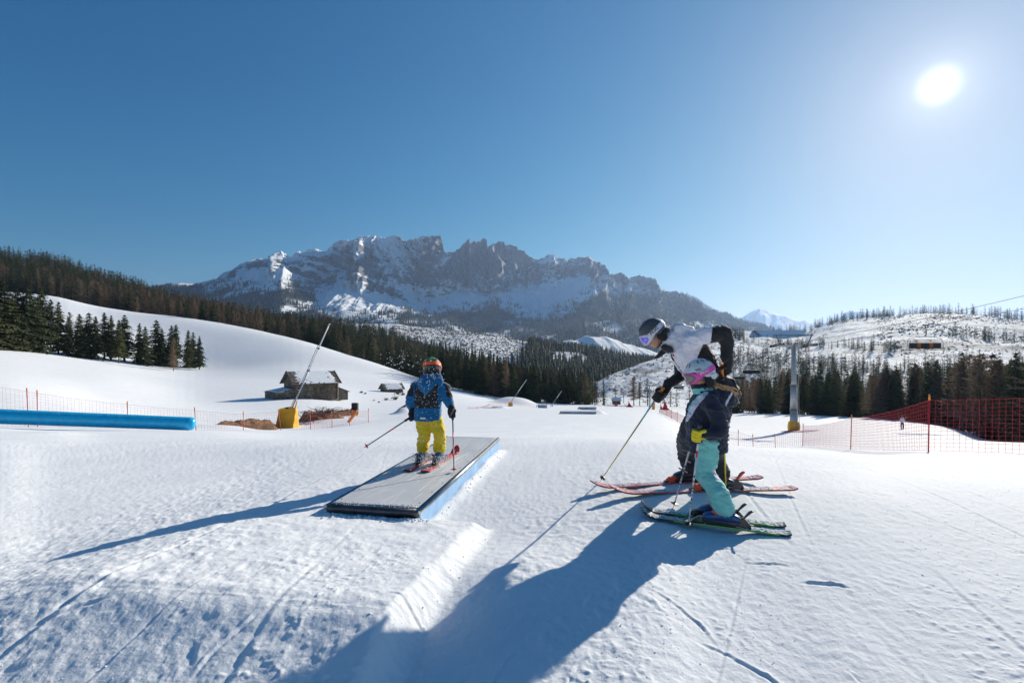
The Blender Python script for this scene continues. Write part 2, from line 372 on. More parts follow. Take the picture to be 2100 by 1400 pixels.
sheet('wooded_hill', B, -900, 980, 14, 185, 755, 60, lambda X, Y, P_, V: {'rock': 0*X, 'wood': .65+.35*sstep(-.2, .2, fbm(X*.05, Y*.05, 3, 5))}, bfix)

# valley: speckled snow hill and woods in the middle distance
Cc = Table({
  600: [(430,'z-30'),(500,'z-10'),(700,700),(900,672),(1300,'z10')],
  800: [(430,'z-40'),(500,760),(620,712),(800,672),(1000,668),(1300,'z10')],
  870: [(400,'z-45'),(500,775),(620,722),(800,679),(1000,676),(1300,'z0')],
  950: [(380,'z-45'),(480,785),(600,735),(800,686),(950,682),(1300,'z-10')],
 1030: [(360,'z-45'),(460,795),(600,745),(800,697),(920,692),(1300,'z-20')],
 1100: [(340,'z-45'),(450,800),(600,750),(800,712),(900,708),(1300,'z-30')],
 1200: [(330,'z-45'),(450,803),(600,762),(800,727),(900,722),(1300,'z-40')],
 1300: [(330,'z-45'),(450,808),(600,776),(800,745),(900,740),(1300,'z-50')],
 1450: [(330,'z-50'),(450,815),(600,790),(800,762),(900,760),(1300,'z-60')]}, 330, 1300, blur=(2, 4))
def cattr(X, Y, P_, V):
    edge = np.interp(P_, [800, 870, 940, 1000, 1045, 1095], [720, 712, 733, 748, 757, 700])
    w = sstep(-5, 5, (V-edge) + 14*fbm(X*.02, Y*.02, 3, 9)); w = np.maximum(w, sstep(1060, 1100, P_))
    gap = sstep(.17, .25, fbm(X*.012+4, Y*.02, 3, 77))*.8
    return {'rock': 0*X, 'wood': w*(1-gap)}
sheet('valley_hill', Cc, 640, 1480, 3, 335, 1290, 130, cattr, lambda X, Y, P_, D_: 7*fbm(X*.012, Y*.012, 4, 8))
# sunlit snowy ridge farther off
C2 = Table({
 1100: [(1150,'z-60'),(1300,765),(1500,712),(1700,'z-40')],
 1180: [(1150,'z-60'),(1300,745),(1500,697),(1700,'z-20')],
 1215: [(1150,'z-60'),(1300,738),(1500,689),(1700,'z-10')],
 1300: [(1150,'z-60'),(1300,752),(1500,711),(1700,'z-30')],
 1400: [(1150,'z-60'),(1300,765),(1500,734),(1700,'z-60')],
 1560: [(1150,'z-70'),(1300,775),(1500,752),(1700,'z-70')]}, 1150, 1700, blur=(1, 4))
sheet('snow_ridge', C2, 1090, 1580, 2, 1155, 1695, 70, lambda X, Y, P_, V: {'rock': 0*X, 'wood': sstep(4, 16, V-np.interp(P_, [1100, 1200, 1300, 1400], [712, 722, 745, 760]))}, lambda X, Y, P_, D_: 9*ridged(X*.02+Y*.004, Y*.004, 3, 3)*.4)

# hill on the right with the cleared, stump covered slope
D = Table({
 1130: [(230,'z-40'),(300,'z-45'),(420,'z-50'),(700,'z-60'),(1300,'z-70')],
 1225: [(230,'z-35'),(320,812),(400,778),(520,'z-35'),(1300,'z-70')],
 1280: [(230,'z-32'),(320,805),(430,754),(560,'z-25'),(1300,'z-60')],
 1340: [(220,'z-30'),(320,800),(460,737),(600,'z-15'),(1300,'z-50')],
 1400: [(200,'z-28'),(320,798),(520,715),(640,'z0'),(1300,'z-30')],
 1480: [(180,'z-26'),(300,800),(520,715),(700,679),(900,'z20'),(1300,'z-20')],
 1540: [(160,'z-24'),(280,805),(450,735),(660,689),(690,675),(900,'z20'),(1300,'z-10')],
 1640: [(150,'z-22'),(260,805),(420,735),(660,691),(690,675),(900,'z25'),(1300,'z0')],
 1720: [(150,'z-22'),(240,808),(400,730),(600,684),(750,659),(950,'z40'),(1300,'z10')],
 1800: [(150,'z-22'),(240,800),(380,730),(560,675),(740,651),(950,'z50'),(1300,'z10')],
 1900: [(150,'z-22'),(230,798),(360,725),(520,668),(700,642),(950,'z50'),(1300,'z10')],
 2000: [(150,'z-20'),(230,795),(340,725),(480,670),(650,644),(950,'z40'),(1300,'z10')],
 2100: [(150,'z-18'),(230,790),(330,725),(460,678),(600,655),(950,'z30'),(1300,'z10')],
 2700: [(150,'z-16'),(230,'z-8'),(330,'z10'),(460,'z30'),(600,'z55'),(950,'z30'),(1300,'z10')]}, 150, 1300, blur=(1, 4))
def dnoise(X, Y, P_, D_): return 2.6*fbm(X*.03, Y*.03, 4, 15) + .9*fbm(X*.13, Y*.13, 3, 16) - 1.2
def dz(x, y):
    p = HX+F*x/y; return D.at(p, y)+dnoise(x, y, p, y)
def dattr(X, Y, P_, V):
    w = sstep(.30, .40, fbm(X*.02, Y*.014, 3, 21))*.85
    w = np.maximum(w, sstep(-8, 8, (V-758)+10*fbm(X*.03, Y*.03, 3, 29))*(1-sstep(1300, 1345, P_))*0)
    return {'rock': .9*sstep(.28, .4, fbm(X*.21, Y*.16, 3, 33))*(1-sstep(1690, 1760, P_)*.35), 'wood': w*.6}
sheet('cleared_hill', D, 1120, 2720, 3.2, 152, 1290, 230, dattr, dnoise)

# ------------------------------------------------------------------ the rock massif
SKY = [(250,596),(330,584),(350,581),(364,583),(407,580),(445,571),(481,552),(521,530),(552,530),(564,517),(576,514),(588,522),(598,529),(602,521),(614,515),(621,519),(631,512),(650,511),(667,516),(683,500),(690,496),(705,492),(721,492),(740,485),(755,483),(767,484),(779,485),(790,487),(810,483),(821,486),(829,494),(845,491),(869,484),(904,484),(909,505),(913,518),(931,516),(943,508),(952,498),(962,490),(967,496),(974,494),(977,499),(981,493),(986,495),(990,489),(998,491),(1000,511),(1002,505),(1012,499),(1017,500),(1021,496),(1033,496),(1036,504),(1038,503),(1048,502),(1060,505),(1062,512),(1074,514),(1079,521),(1090,528),(1098,532),(1114,530),(1124,522),(1136,522),(1140,529),(1148,527),(1151,530),(1155,528),(1162,536),(1171,529),(1179,531),(1190,527),(1207,526),(1217,534),(1231,546),(1240,555),(1255,564),(1267,562),(1279,565),(1290,570),(1307,564),(1319,566),(1336,577),(1350,589),(1364,599),(1386,606),(1411,608),(1429,615),(1450,631),(1471,641),(1493,648),(1525,659),(1557,667),(1579,674),(1640,684),(1800,700)]
def build_massif():
    P1 = np.concatenate([np.arange(150, 340, 4), np.arange(340, 1600, 1.05), np.arange(1600, 1900, 6)])
    sk = np.interp(P1, [a for a, b in SKY], [b for a, b in SKY])
    sk = sk + (vnoise(P1*.33, P1*0, 3)*3.2 + vnoise(P1*.8, P1*0, 5)*1.8)*sstep(560, 600, P1)*(1-sstep(1330, 1400, P1))
    # height of cliff foot and of the snow apron foot in the photo
    cl = interp({150:600, 400:600, 500:560, 576:545, 640:600, 700:590, 780:600, 850:620, 905:612, 945:590, 1000:598, 1040:590, 1090:575, 1140:572, 1200:560, 1260:590, 1330:606, 1400:632, 1900:720}, P1)
    cl = np.minimum(cl, np.maximum(sk+6, cl)); cl = np.maximum(cl, sk+6)
    ap = interp({150:640, 400:640, 520:648, 620:650, 700:640, 850:648, 960:650, 1050:652, 1110:650, 1200:650, 1280:655, 1400:672, 1500:690, 1900:740}, P1)
    ap = np.maximum(ap, cl+12); ft = np.full_like(P1, 735.0)
    dsky = interp({150:3800, 450:3650, 576:3600, 660:3850, 800:3950, 905:3950, 950:4100, 1100:4200, 1200:3950, 1300:4000, 1500:4200, 1900:4600}, P1)
    dcl = dsky - interp({150:500, 576:500, 640:620, 800:620, 905:400, 1000:380, 1100:380, 1200:520, 1400:700, 1900:900}, P1)
    dap = dcl - 700; dft = np.full_like(P1, 1900.0)
    t = np.concatenate([np.linspace(0, 1, 70)[:-1], np.linspace(1, 2, 90)[:-1], np.linspace(2, 3, 150)[:-1], [3, 3.15, 3.5, 4]])
    PP, TT = np.meshgrid(P1, t, indexing='xy')
    def seg(a):    # a list of arrays at t = 0..4
        A = np.stack(a); i = np.clip(TT.astype(int), 0, 3); f = TT-i
        J = np.broadcast_to(np.arange(len(P1)), TT.shape)
        return A[i, J], A[i+1, J], f, i
    back = dsky+900
    a, b, f, i = seg([dft, dap, dcl, dsky, back]); D_ = a+(b-a)*f
    zf, za, zc, zs = [CZ+(HY-v)/F*d for v, d in ((ft, dft), (ap, dap), (cl, dcl), (sk, dsky))]
    a, b, f, i = seg([zf, za, zc, zs, zs-600]); e = np.where(i == 1, f**1.25, f); Z = a+(b-a)*e
    X = (PP-HX)/F*D_; Y = D_.copy()
    # gullies, ribs and ledges
    h = Z; cliff = sstep(1.75, 2.1, TT)*(1-sstep(2.97, 3.0, TT)); mid = sstep(.9, 1.3, TT)*(1-sstep(2.9, 3.0, TT))
    wx = X + 90*fbm(X*.004, h*.004, 3, 2)
    lean = interp({150:.9, 576:.9, 700:.5, 860:.6, 930:.05, 1090:.05, 1200:-.4, 1900:-.5}, PP)
    rib = ridged((wx+lean*h)*.0055, h*.0012, 3, 4); rib2 = ridged((wx+lean*.6*h)*.016, h*.004, 3, 9)
    led = fbm(wx*.006, h*.035, 4, 12)
    ridge_keep = 1-sstep(2.8, 3.0, TT)*.75
    lw = .25+.75*sstep(590, 680, PP); cliff = cliff*lw; mid = mid*(.4+.6*lw)
    Y = Y - (120*(rib-.6)*cliff + 55*(rib-.6)*mid + 42*(rib2-.6)*cliff + 14*(rib2-.6)*mid)*ridge_keep
    Z = Z + (32*led*cliff + 10*fbm(X*.02, Y*.02, 3, 31)*mid)*ridge_keep + 26*fbm(X*.006, Y*.006, 4, 41)*(1-sstep(1.2, 1.8, TT))*sstep(0, .1, TT)
    V = HY-(Z-CZ)/D_*F
    Pg = np.stack([X, Y, Z], -1)
    # steepness
    du = np.gradient(Pg, axis=1); dv = np.gradient(Pg, axis=0); nrm = np.cross(du, dv); nrm /= np.linalg.norm(nrm, axis=-1, keepdims=True)+1e-9
    nz = np.abs(nrm[..., 2])
    towers = sstep(920, 950, PP)*(1-sstep(1095, 1130, PP))*sstep(2.35, 2.6, TT)
    n1 = fbm((X+lean*Z)*.014, Z*.006, 5, 61, .62); n2 = fbm(X*.045, Z*.06, 4, 66, .6)
    bandn = fbm((X-.5*Z)*.008, (Z+.3*X)*.03, 4, 68, .6)
    steep = 1-nz
    r = steep*.55 + .62*n1 + .34*n2 + .4*bandn + .32*(rib-.9)*.5 + towers*.55 + .25*sstep(2.0, 2.35, TT) - .33*sstep(2.4, 2.8, TT)*(1-towers)*(1-sstep(880, 930, PP)*.8)
    r = r + .16*sstep(850, 870, PP)*(1-sstep(1215, 1225, PP)) + .05
    rock = sstep(.40, .46, r)*sstep(1.8, 2.05, TT + .22*fbm(X*.004, Z*.004, 3, 70))
    rk2 = sstep(.30, .38, .5*n1+.5*n2+.3*sstep(1150, 1250, PP)*0)*sstep(1.1, 1.5, TT)*(1-sstep(1.8, 2.0, TT))*(.35+.65*sstep(1120, 1150, PP)*(1-sstep(1200, 1215, PP)))
    rock = np.maximum(rock, rk2)
    # woods: below a line that climbs on the right and in the lower left
    wl = interp({150:590, 400:588, 440:592, 500:585, 540:600, 600:575, 640:602, 655:640, 700:655, 840:645, 880:647, 960:634, 985:638, 1008:622, 1030:632, 1085:650, 1110:655, 1140:642, 1180:628, 1215:600, 1235:596, 1260:606, 1300:612, 1350:612, 1400:606, 1500:640, 1900:690}, PP)
    nn = 20*fbm(X*.006, Z*.006, 4, 81) + 12*fbm(X*.03, Z*.03, 3, 83)
    wood = sstep(-3, 3.5, V-wl+nn)*(1-sstep(3, 3.05, TT))
    openp = sstep(.20, .27, fbm((X-1.3*Z)*.0045, Z*.003, 3, 91))*(1-sstep(640, 690, PP))
    g1 = sstep(0, 4, V-(622+(PP-650)*.22))*(1-sstep(16, 24, V-(622+(PP-650)*.22)))*sstep(560, 640, PP)*(1-sstep(710, 730, PP))
    openp = np.maximum(openp, g1*(.6+.4*(n2 > 0)))
    g2 = sstep(.27, .33, fbm(X*.006+9, Y*.003, 3, 95))*sstep(655, 660, V)*.7
    wood = wood*(1-np.maximum(openp, g2))*(.86+.14*sstep(-.1, .1, n2))
    # scattered trees in the snow above the wood line
    fr = sstep(-26, 0, V-wl)*(1-wood)*sstep(.16, .22, fbm(X*.05, Z*.09, 2, 99))
    wood = np.maximum(wood, fr*.8)
    grid_mesh('mountain', Pg, M_SURF, {'rock': rock, 'wood': wood})
    return PP, TT, Pg, wood
MASS = build_massif()

# distant peak
def build_peak():
    prof = {1350:700, 1480:672, 1513:655, 1530:645, 1545:636, 1558:632, 1570:635, 1582:643, 1610:650, 1640:657, 1680:664, 1720:655, 1735:640, 1757:635, 1780:640, 1800:650, 1900:690}
    P1 = np.arange(1350, 1900, 2.0); t = np.linspace(0, 1.3, 60)
    PP, TT = np.meshgrid(P1, t, indexing='xy')
    sk = interp(prof, PP); D_ = 7500+1500*TT
    zs = CZ+(HY-sk)/F*9000; Z = np.where(TT < 1, -60+(zs+60)*TT**.8, zs-(TT-1)*2000)
    Z = Z + 50*ridged(PP*.03, TT*2, 3, 7)*(TT < .97)*TT*.6
    X = (PP-HX)/F*D_
    grid_mesh('distant_peak', np.stack([X, D_, Z], -1), M_SURF, {'rock': sstep(.5, .8, ridged(PP*.05, TT*4, 3, 17))*.6, 'wood': 0*X+.75*(1-sstep(.45, .6, TT))})
build_peak()

# air
hz = bpy.data.meshes.new('haze'); bmh = bmesh.new(); bmesh.ops.create_cube(bmh, size=1)
for vv in bmh.verts: vv.co = Vector((vv.co.x*50000, vv.co.y*30000+9500, (-78 if vv.co.z < 0 else 1180)))
bmh.to_mesh(hz); bmh.free()
hm = bpy.data.materials.new('air'); hm.use_nodes = True; ht = hm.node_tree; ht.nodes.clear()
pv = N(ht, 'ShaderNodeVolumePrincipled'); pv.inputs['Color'].default_value = (.43, .62, .98, 1); pv.inputs['Density'].default_value = HAZE = 7.2e-5; pv.inputs["Anisotropy"].default_value = .42
ho = N(ht, 'ShaderNodeOutputMaterial'); ht.links.new(pv.outputs[0], ho.inputs['Volume'])
link('haze', hz, hm, kind='stuff')
# ------------------------------------------------------------------ trees
def leaf_mat(name, c, c2):
    m, t, b = mk(name); b.inputs['Roughness'].default_value = .75; b.inputs['Specular IOR Level'].default_value = .15
    oi = N(t, 'ShaderNodeObjectInfo'); n = pos_noise(t, 9, 3)
    mx = N(t, 'ShaderNodeMix', data_type='RGBA'); mx.inputs[6].default_value = (*c, 1); mx.inputs[7].default_value = (*c2, 1)
    ma = N(t, 'ShaderNodeMath', operation='MULTIPLY_ADD'); t.links.new(n.outputs[0], ma.inputs[0]); ma.inputs[1].default_value = .7
    mb = N(t, 'ShaderNodeMath', operation='MULTIPLY_ADD'); t.links.new(oi.outputs['Random'], mb.inputs[0]); mb.inputs[1].default_value = .8; mb.inputs[2].default_value = -.3
    t.links.new(mb.outputs[0], ma.inputs[2]); ma.use_clamp = True
    t.links.new(ma.outputs[0], mx.inputs[0]); t.links.new(mx.outputs[2], b.inputs['Base Color'])
    # thin needles let a little light through
    tr = N(t, 'ShaderNodeBsdfTranslucent'); ms = N(t, 'ShaderNodeMixShader'); ms.inputs[0].default_value = .3
    out = t.nodes['Material Output']; t.links.new(mx.outputs[2], tr.inputs[0]); t.links.new(b.outputs[0], ms.inputs[1]); t.links.new(tr.outputs[0], ms.inputs[2])
    t.links.new(ms.outputs[0], out.inputs['Surface'])
    return m
M_SPR = leaf_mat('spruce_needles', (.022, .036, .018), (.085, .092, .038))
M_LAR = leaf_mat('larch_twigs', (.12, .088, .062), (.29, .21, .145))
M_BARK = plain('conifer_bark', (.11, .08, .06), .9, scale=3, bump=.3, bdist=.05)
def trunk_mesh(h, r, bend, seed, nseg=7):
    rr = random.Random(seed); V = []; Fc = []
    for i in range(nseg+1):
        f = i/nseg; cx = bend*math.sin(f*2.2)*h*.02; R = r*(1-f)**.8+.012
        if i == 0: R *= 1.35
        for k in range(6): a = k*PI/3; V.append((cx+R*math.cos(a), R*math.sin(a), f*h-(.5 if i == 0 else 0)))
    for i in range(nseg):
        for k in range(6): Fc.append((i*6+k, i*6+(k+1) % 6, i*6+6+(k+1) % 6, i*6+6+k))
    return V, Fc
def spruce_crown(seed, h=15., nw=24, nb=9, low=.1, wide=.17, full=1.0, leaf=9):
    rr = random.Random(seed); V = []; T = []
    for w in range(nw):
        f = low+(1-low)*((w+rr.uniform(-.3, .3))/nw); f = min(max(f, low), .985); z00 = f*h
        R = h*wide*((1-f)**.72)*(1.0-.25*max(0, (.3-f)/.3))+.12
        a0 = rr.uniform(0, 6.3)
        for b in range(nb):
            if rr.random() > full: continue
            a = a0+b*2*PI/nb+rr.uniform(-.3, .3); z = min(z00+rr.uniform(-.6, .6)*h*(1-low)/nw*1.1, h*.985); L = R*rr.uniform(.55, 1.22)*(1 if rr.random() > .08 else 1.3); dr = -rr.uniform(.18, .5)*L
            ca, sa = math.cos(a), math.sin(a); n = leaf if w < nw*.8 else max(4, leaf-4)
            for i in range(n):
                s = (i+.4+rr.uniform(-.2, .3))/n; x = L*s; zz = z+dr*s*s+ .12*L*s
                side = 1 if i % 2 else -1; wd = (.30*L*(1-s*.75)+.12)*rr.uniform(.7, 1.3); dn = rr.uniform(.12, .4)*(.5+L*.3)
                p0 = (x, 0, zz+.04); p1 = (x+wd*.55, side*wd*1.15, zz-dn*.45); p2 = (x-.03+wd*.25, side*wd*.35, zz-dn)
                k = len(V)
                for q in (p0, p1, p2): V.append((q[0]*ca-q[1]*sa, q[0]*sa+q[1]*ca, q[2]))
                T.append((k, k+1, k+2))
            k = len(V)    # the tip and the spine of the bough
            for q in ((0, -.05, z), (0, .05, z), (L, 0, z+dr+.12*L)): V.append((q[0]*ca-q[1]*sa, q[0]*sa+q[1]*ca, q[2]))
            T.append((k, k+1, k+2))
    k = len(V); V += [(-.14, 0, h*.955), (.14, .05, h*.955), (0, 0, h*1.01), (0, -.14, h*.955), (.05, .14, h*.955)]; T += [(k, k+1, k+2), (k+3, k+4, k+2)]
    return V, T
def larch_crown(seed, h=15., nw=34, nb=7, low=.12, wide=.2):
    rr = random.Random(seed); V = []; T = []
    for w in range(nw):
        f = low+(.97-low)*((w+rr.random()*.7)/nw); z00 = f*h; R = h*wide*((1-f)**.62)*(min(1, f*3.2+.35))*rr.uniform(.8, 1.1)+.15
        for b in range(nb):
            a = rr.uniform(0, 6.3); z = z00+rr.uniform(-.3, .3); L = R*rr.uniform(.5, 1.2); up = rr.uniform(-.1, .5)*L
            ca, sa = math.cos(a), math.sin(a)
            def add(*qs):
                k = len(V)
                for q in qs: V.append((q[0]*ca-q[1]*sa, q[0]*sa+q[1]*ca, q[2]))
                T.append((k, k+1, k+2))
            add((0, 0, z-.05), (0, 0, z+.05), (L, 0, z+up))
            for i in range(11):
                s = (i+1)/11.5; x = L*s; zz = z+up*s; side = 1 if i % 2 else -1; l = rr.uniform(.25, .65)*(.5+L*.28); th = .055
                add((x-th, 0, zz), (x+th, 0, zz), (x+l*rr.uniform(.2, .7), side*l*rr.uniform(.3, .9), zz+rr.uniform(-.7, .8)*l))
                add((x, 0, zz-th), (x, 0, zz+th), (x+l*.3, -side*l*.6, zz-rr.uniform(.0, .5)*l))
    return V, T
SPR = []; LAR = []
for i in range(7):
    full = [1, .95, .9, 1, .82, .9, 1][i]
    low = [.06, .1, .2, .04, .28, .12, .03][i]; wd = [.235, .21, .185, .26, .18, .22, .25][i]
    V, T = spruce_crown(10+i, low=low, wide=wd, full=full, nw=[27, 26, 25, 24, 24, 28, 24][i], leaf=11, nb=10); tv, tf = trunk_mesh(15, .2, rnd.uniform(-1, 1), i)
    cm = raw_mesh('crown', V, np.array(T)); cm.materials.append(M_SPR)
    tm = raw_mesh('trunk', tv, np.array(tf)); tm.materials.append(M_BARK); SPR.append((tm, cm))
for i in range(4):
    V, T = larch_crown(40+i, wide=[.19, .23, .17, .25][i], low=[.12, .2, .3, .1][i]); tv, tf = trunk_mesh(15, .19, rnd.uniform(-2, 2), 20+i)
    cm = raw_mesh('crown', V, np.array(T)); cm.materials.append(M_LAR)
    tm = raw_mesh('trunk', tv, np.array(tf)); tm.materials.append(M_BARK); LAR.append((tm, cm))
def tree(kind, p, h, label, group, wide=1.0, var=None):
    lib = SPR if kind == 'spruce' else LAR
    tm, cm = lib[rnd.randrange(len(lib)) if var is None else var]
    t = thing(kind+'_tree', label, 'tree', p, rnd.uniform(0, 6.3), group)
    s = h/15.; t.scale = (s*wide, s*wide, s)
    for nme, me in (('trunk', tm), ('crown', cm)):
        o = bpy.data.objects.new(nme, me); COL.objects.link(o); o.parent = t
    return t
COUNT = {'spruce': 0, 'larch': 0}
FAR = {'spruce': [], 'larch': []}
cand = []      # (apparent size, kind, place, height, label, group, wide)
def where(u, grp):
    T = {'behind the white slope': [(60, 'above the left edge of the tree row'), (230, 'above the middle of the tree row'), (420, 'above the right end of the tree row'), (580, 'left of the tall snow lance'), (700, 'beside the tip of the tall snow lance'), (830, 'above the tiny log hut'), (3000, 'just above the sliding boy')],
         'beyond the snow park': [(960, 'right beside the boy'), (1040, 'left of the first small lance'), (1100, 'behind the first small lance'), (1160, 'behind the middle small lance'), (3000, 'at the right end of the belt')],
         'right wood': [(1560, 'just right of the girl'), (1625, 'left of the lift tower'), (1690, 'right behind the lift tower'), (1790, 'right of the lift tower'), (1880, 'below the orange chair'), (1960, 'behind the tall net post'), (3000, 'at the right edge of the photo')],
         'cleared hillside': [(1600, 'left of the lift tower top'), (1720, 'right of the lift tower top'), (1860, 'left of the orange chair'), (1960, 'above the tall net post'), (3000, 'near the right edge')],
         'right crest': [(1700, 'above the reservoir bank'), (1850, 'left of the orange chair'), (1960, 'above the orange chair'), (3000, 'under the ropes')]}
    for k, v in T.items():
        if k in grp:
            for lim, w in v:
                if u < lim: return ', '+w
    return ''
def plant(kind, p, h, label, group, wide=1.0):
    label = (label.replace(' on the hill', '').replace(' beyond the fence', '').replace('in the belt of trees beyond the snow park', 'beyond the snow park').replace('scattered ', '') + where(HX+F*p[0]/p[1], group)); cand.append((h/p[1], kind, p, h, label, group, wide))

# the row of spruces at the foot of the white slope, left
G_ROW = 'spruces in the row below the white slope'
row = [(-30,570,716,1.2),(6,574,716,1.2),(34,592,718,1.2),(58,582,720,1.25),(84,588,722,1.2),(104,612,725,.9),(120,618,727,.9),(140,650,733,1),(163,643,735,1.1),(182,640,737,1.1),(196,648,738,1.1),(214,640,740,1.15),(228,646,741,.9),(244,655,743,1.0),(255,645,744,1.25),(286,662,748,.8),(298,668,750,.9),(321,655,752,1.1),(332,672,753,.8),(352,666,755,.95),(361,664,756,1),(386,676,758,.8),(396,680,759,.8),(409,688,760,.85),(-70,560,712,1.2),(-120,566,710,1.2),(20,600,717,1.2),(72,610,722,1.3),(46,606,719,1.3)]
for i, (u, top, base, w) in enumerate(row):
    d = interp({-120: 135, 0: 140, 120: 152, 420: 186}, u) + rnd.uniform(-3, 5); p = gpt(u, 0, d, -.2)
    h = (CZ+(HY-top)/F*d)-p.z
    lab = 'tall dark spruce in the row at the foot of the white slope, far left' if u < 100 else ('broad full spruce in the tree row below the white slope' if w > 1 else 'slim spruce in the tree row left of the old barn')
    if i == len(row)-6: lab = 'rightmost spruce of the tree row below the white slope'
    tree('spruce', p, h, lab, G_ROW, w*1.08)
    COUNT['spruce'] += 1
for u, top in ((143, 637), (356, 690)):
    d = 168; p = gpt(u, 0, d, -.2); tree('larch', p, max(6, CZ+(HY-top)/F*d-p.z), 'thin bare larch among the spruces of the row below the slope', 'bare larches in the row below the white slope', .7)
p = gpt(345, 0, 181); tree('spruce', p, 8.5, 'short pale green spruce in front of the row, right part', None, 1.3, 3)

# woods on the hill behind the white slope
def bz(x, y):
    pq = HX+F*x/y; return float(B.at(np.array([pq]), np.array([y]))[0]+bfix(np.array([x]), np.array([y]), np.array([pq]), np.array([y]))[0])
skyl = {-400: 470, 0: 492, 100: 505, 180: 527, 230: 545, 300: 565, 330: 582, 430: 606, 470: 618, 520: 630, 600: 642, 660: 645, 720: 652, 780: 662, 830: 684, 900: 712, 960: 740}
n = 0
for i in range(5200):
    u = rnd.uniform(-330, 940); d0 = float(interp(B0, u)); d = d0+(500-d0)*rnd.random()**1.15
    if rnd.random() > d/520+.1: continue
    x = (u-HX)/F*d; z = bz(x, d)
    top = CZ+(HY-float(interp(skyl, u)))/F*d; h = rnd.uniform(11, 20)*(1 if u < 700 else .95)
    if z+h > top+rnd.uniform(0, 3.5): h = top-z+rnd.uniform(-1, 3.5)
    if h < 6: continue
    lar = rnd.random() < (.50 if vnoise(np.array([x*.02]), np.array([d*.02]), 4)[0] > -.08 else .2)*(1 if u < 560 else .5)
    plant('larch' if lar else 'spruce', (x, d, z-.3), h, 'bare brown larch behind the white slope' if lar else 'dark spruce behind the white slope', 'larches behind the white slope' if lar else 'spruces behind the white slope', rnd.uniform(.85, 1.2))
# the belt of trees beyond the end of the piste, centre
for i in range(150):
    u = rnd.uniform(872, 1245); f = rnd.random(); d = interp({872: 200, 930: 178, 1240: 175}, u)+f*34
    top = interp({872: 700, 930: 715, 1000: 722, 1080: 745, 1100: 748, 1150: 752, 1200: 765, 1245: 775}, u)
    p = gpt(u, 0, d, -.3); h = (CZ+(HY-top)/F*d-p.z)*rnd.uniform(.74, 1.02); lar = rnd.random() < .16
    if h < 5: continue
    plant('larch' if lar else 'spruce', tuple(p), h, 'bare larch in the belt of trees beyond the snow park' if lar else 'dark spruce in the belt of trees beyond the snow park', 'larches beyond the snow park' if lar else 'spruces beyond the snow park', rnd.uniform(.8, 1.1))
for u, top, base, k in ((1262, 790, 828, 'spruce'), (1300, 770, 830, 'larch'), (1312, 782, 832, 'larch'), (1328, 775, 832, 'spruce'), (1375, 790, 836, 'spruce'), (1362, 792, 836, 'spruce'), (1388, 796, 838, 'spruce'), (1414, 785, 838, 'spruce'), (1340, 795, 834, 'larch')):
    p = gpt(u, 0, 190, -.3); plant(k, tuple(p), CZ+(HY-top)/F*190-p.z, 'tree standing by the chairlift at the valley bottom', 'trees by the valley station', 1.2)
# wood on the right
def hz_(x, y):
    return max(gz(x, y) if y < 425 else -99, float(dz(np.array([x]), np.array([y]))[0]) if y > 155 else -99)
tops = {1490: 780, 1520: 765, 1560: 772, 1600: 755, 1650: 745, 1700: 742, 1760: 758, 1800: 752, 1840: 745, 1900: 742, 1950: 728, 2000: 715, 2040: 720, 2080: 705, 2140: 690, 2400: 680}
for i in range(330):
    u = rnd.uniform(1465, 2360); f = rnd.random()**1.2; d0 = interp({1465: 122, 1600: 116, 1750: 112, 1900: 100, 2100: 62, 2360: 55}, u); d = d0+f*(80 if u > 1500 else 40)
    x = (u-HX)/F*d; z = hz_(x, d); top = CZ+(HY-float(interp(tops, u)))/F*d
    h = min(rnd.uniform(10, 18), (top-z)*rnd.uniform(.8, 1.04)); lar = rnd.random() < .4
    if h < 4: continue
    plant('larch' if lar else 'spruce', (x, d, z-.3), h, 'brown bare larch in the right wood' if lar else 'dark spruce in the right wood', 'larches in the right wood' if lar else 'spruces in the right wood', rnd.uniform(.75, 1.1) if not lar else rnd.uniform(.9, 1.35))
# groups of trees up the cleared hill and along its crest
for i in range(2600):
    u = rnd.uniform(1490, 2500); d = rnd.uniform(230, 690); x = (u-HX)/F*d
    z = float(dz(np.array([x]), np.array([d]))[0]); v = HY-(z-CZ)/F*d*0-(z-CZ)/d*F
    nn = float(vnoise(np.array([x*.022]), np.array([d*.012]), 14)[0])
    band = (v > 748 and nn > -.06) or (700 < v < 748 and nn > .12) or (662 < v < 700 and u > 1740 and nn > .16)
    if not band: continue
    lar = rnd.random() < .22
    plant('larch' if lar else 'spruce', (x, d, z-.3), rnd.uniform(6, 13), 'scattered bare larch on the cleared hillside' if lar else 'scattered dark spruce on the cleared hillside', 'larches on the cleared hillside' if lar else 'spruces on the cleared hillside', 1.3)
for i in range(620):
    u = 1585+rnd.random()**.9*900; dmx = interp({1545: 700, 1640: 705, 1720: 760, 1800: 750, 1900: 715, 2000: 665, 2100: 615, 2700: 610}, u); d = dmx+rnd.uniform(-70, 30)*(1 if u > 1660 else .0)
    x = (u-HX)/F*d; z = float(dz(np.array([x]), np.array([d]))[0])
    if rnd.random() < .55 and u > 1830: continue
    h = rnd.uniform(9, 17) if u > 1660 else rnd.uniform(6, 14)*(.4+.6*min(1, (u-1575)/60)); lar = rnd.random() < .12
    plant('larch' if lar else 'spruce', (x, d, z-.3), h, 'small bare larch on the right hilltop' if lar else 'small dark spruce on the right hilltop', 'larches on the right crest' if lar else 'spruces on the right crest', 1.25)
for i in range(70):
    u = rnd.uniform(1490, 1527); d = 640+rnd.uniform(-30, 30); x = (u-HX)/F*d; plant('spruce', (x, d, float(dz(np.array([x]), np.array([d]))[0])-.3), rnd.uniform(9, 13), 'dark spruce in the copse left of the reservoir bank', 'spruces left of the reservoir bank', .9)
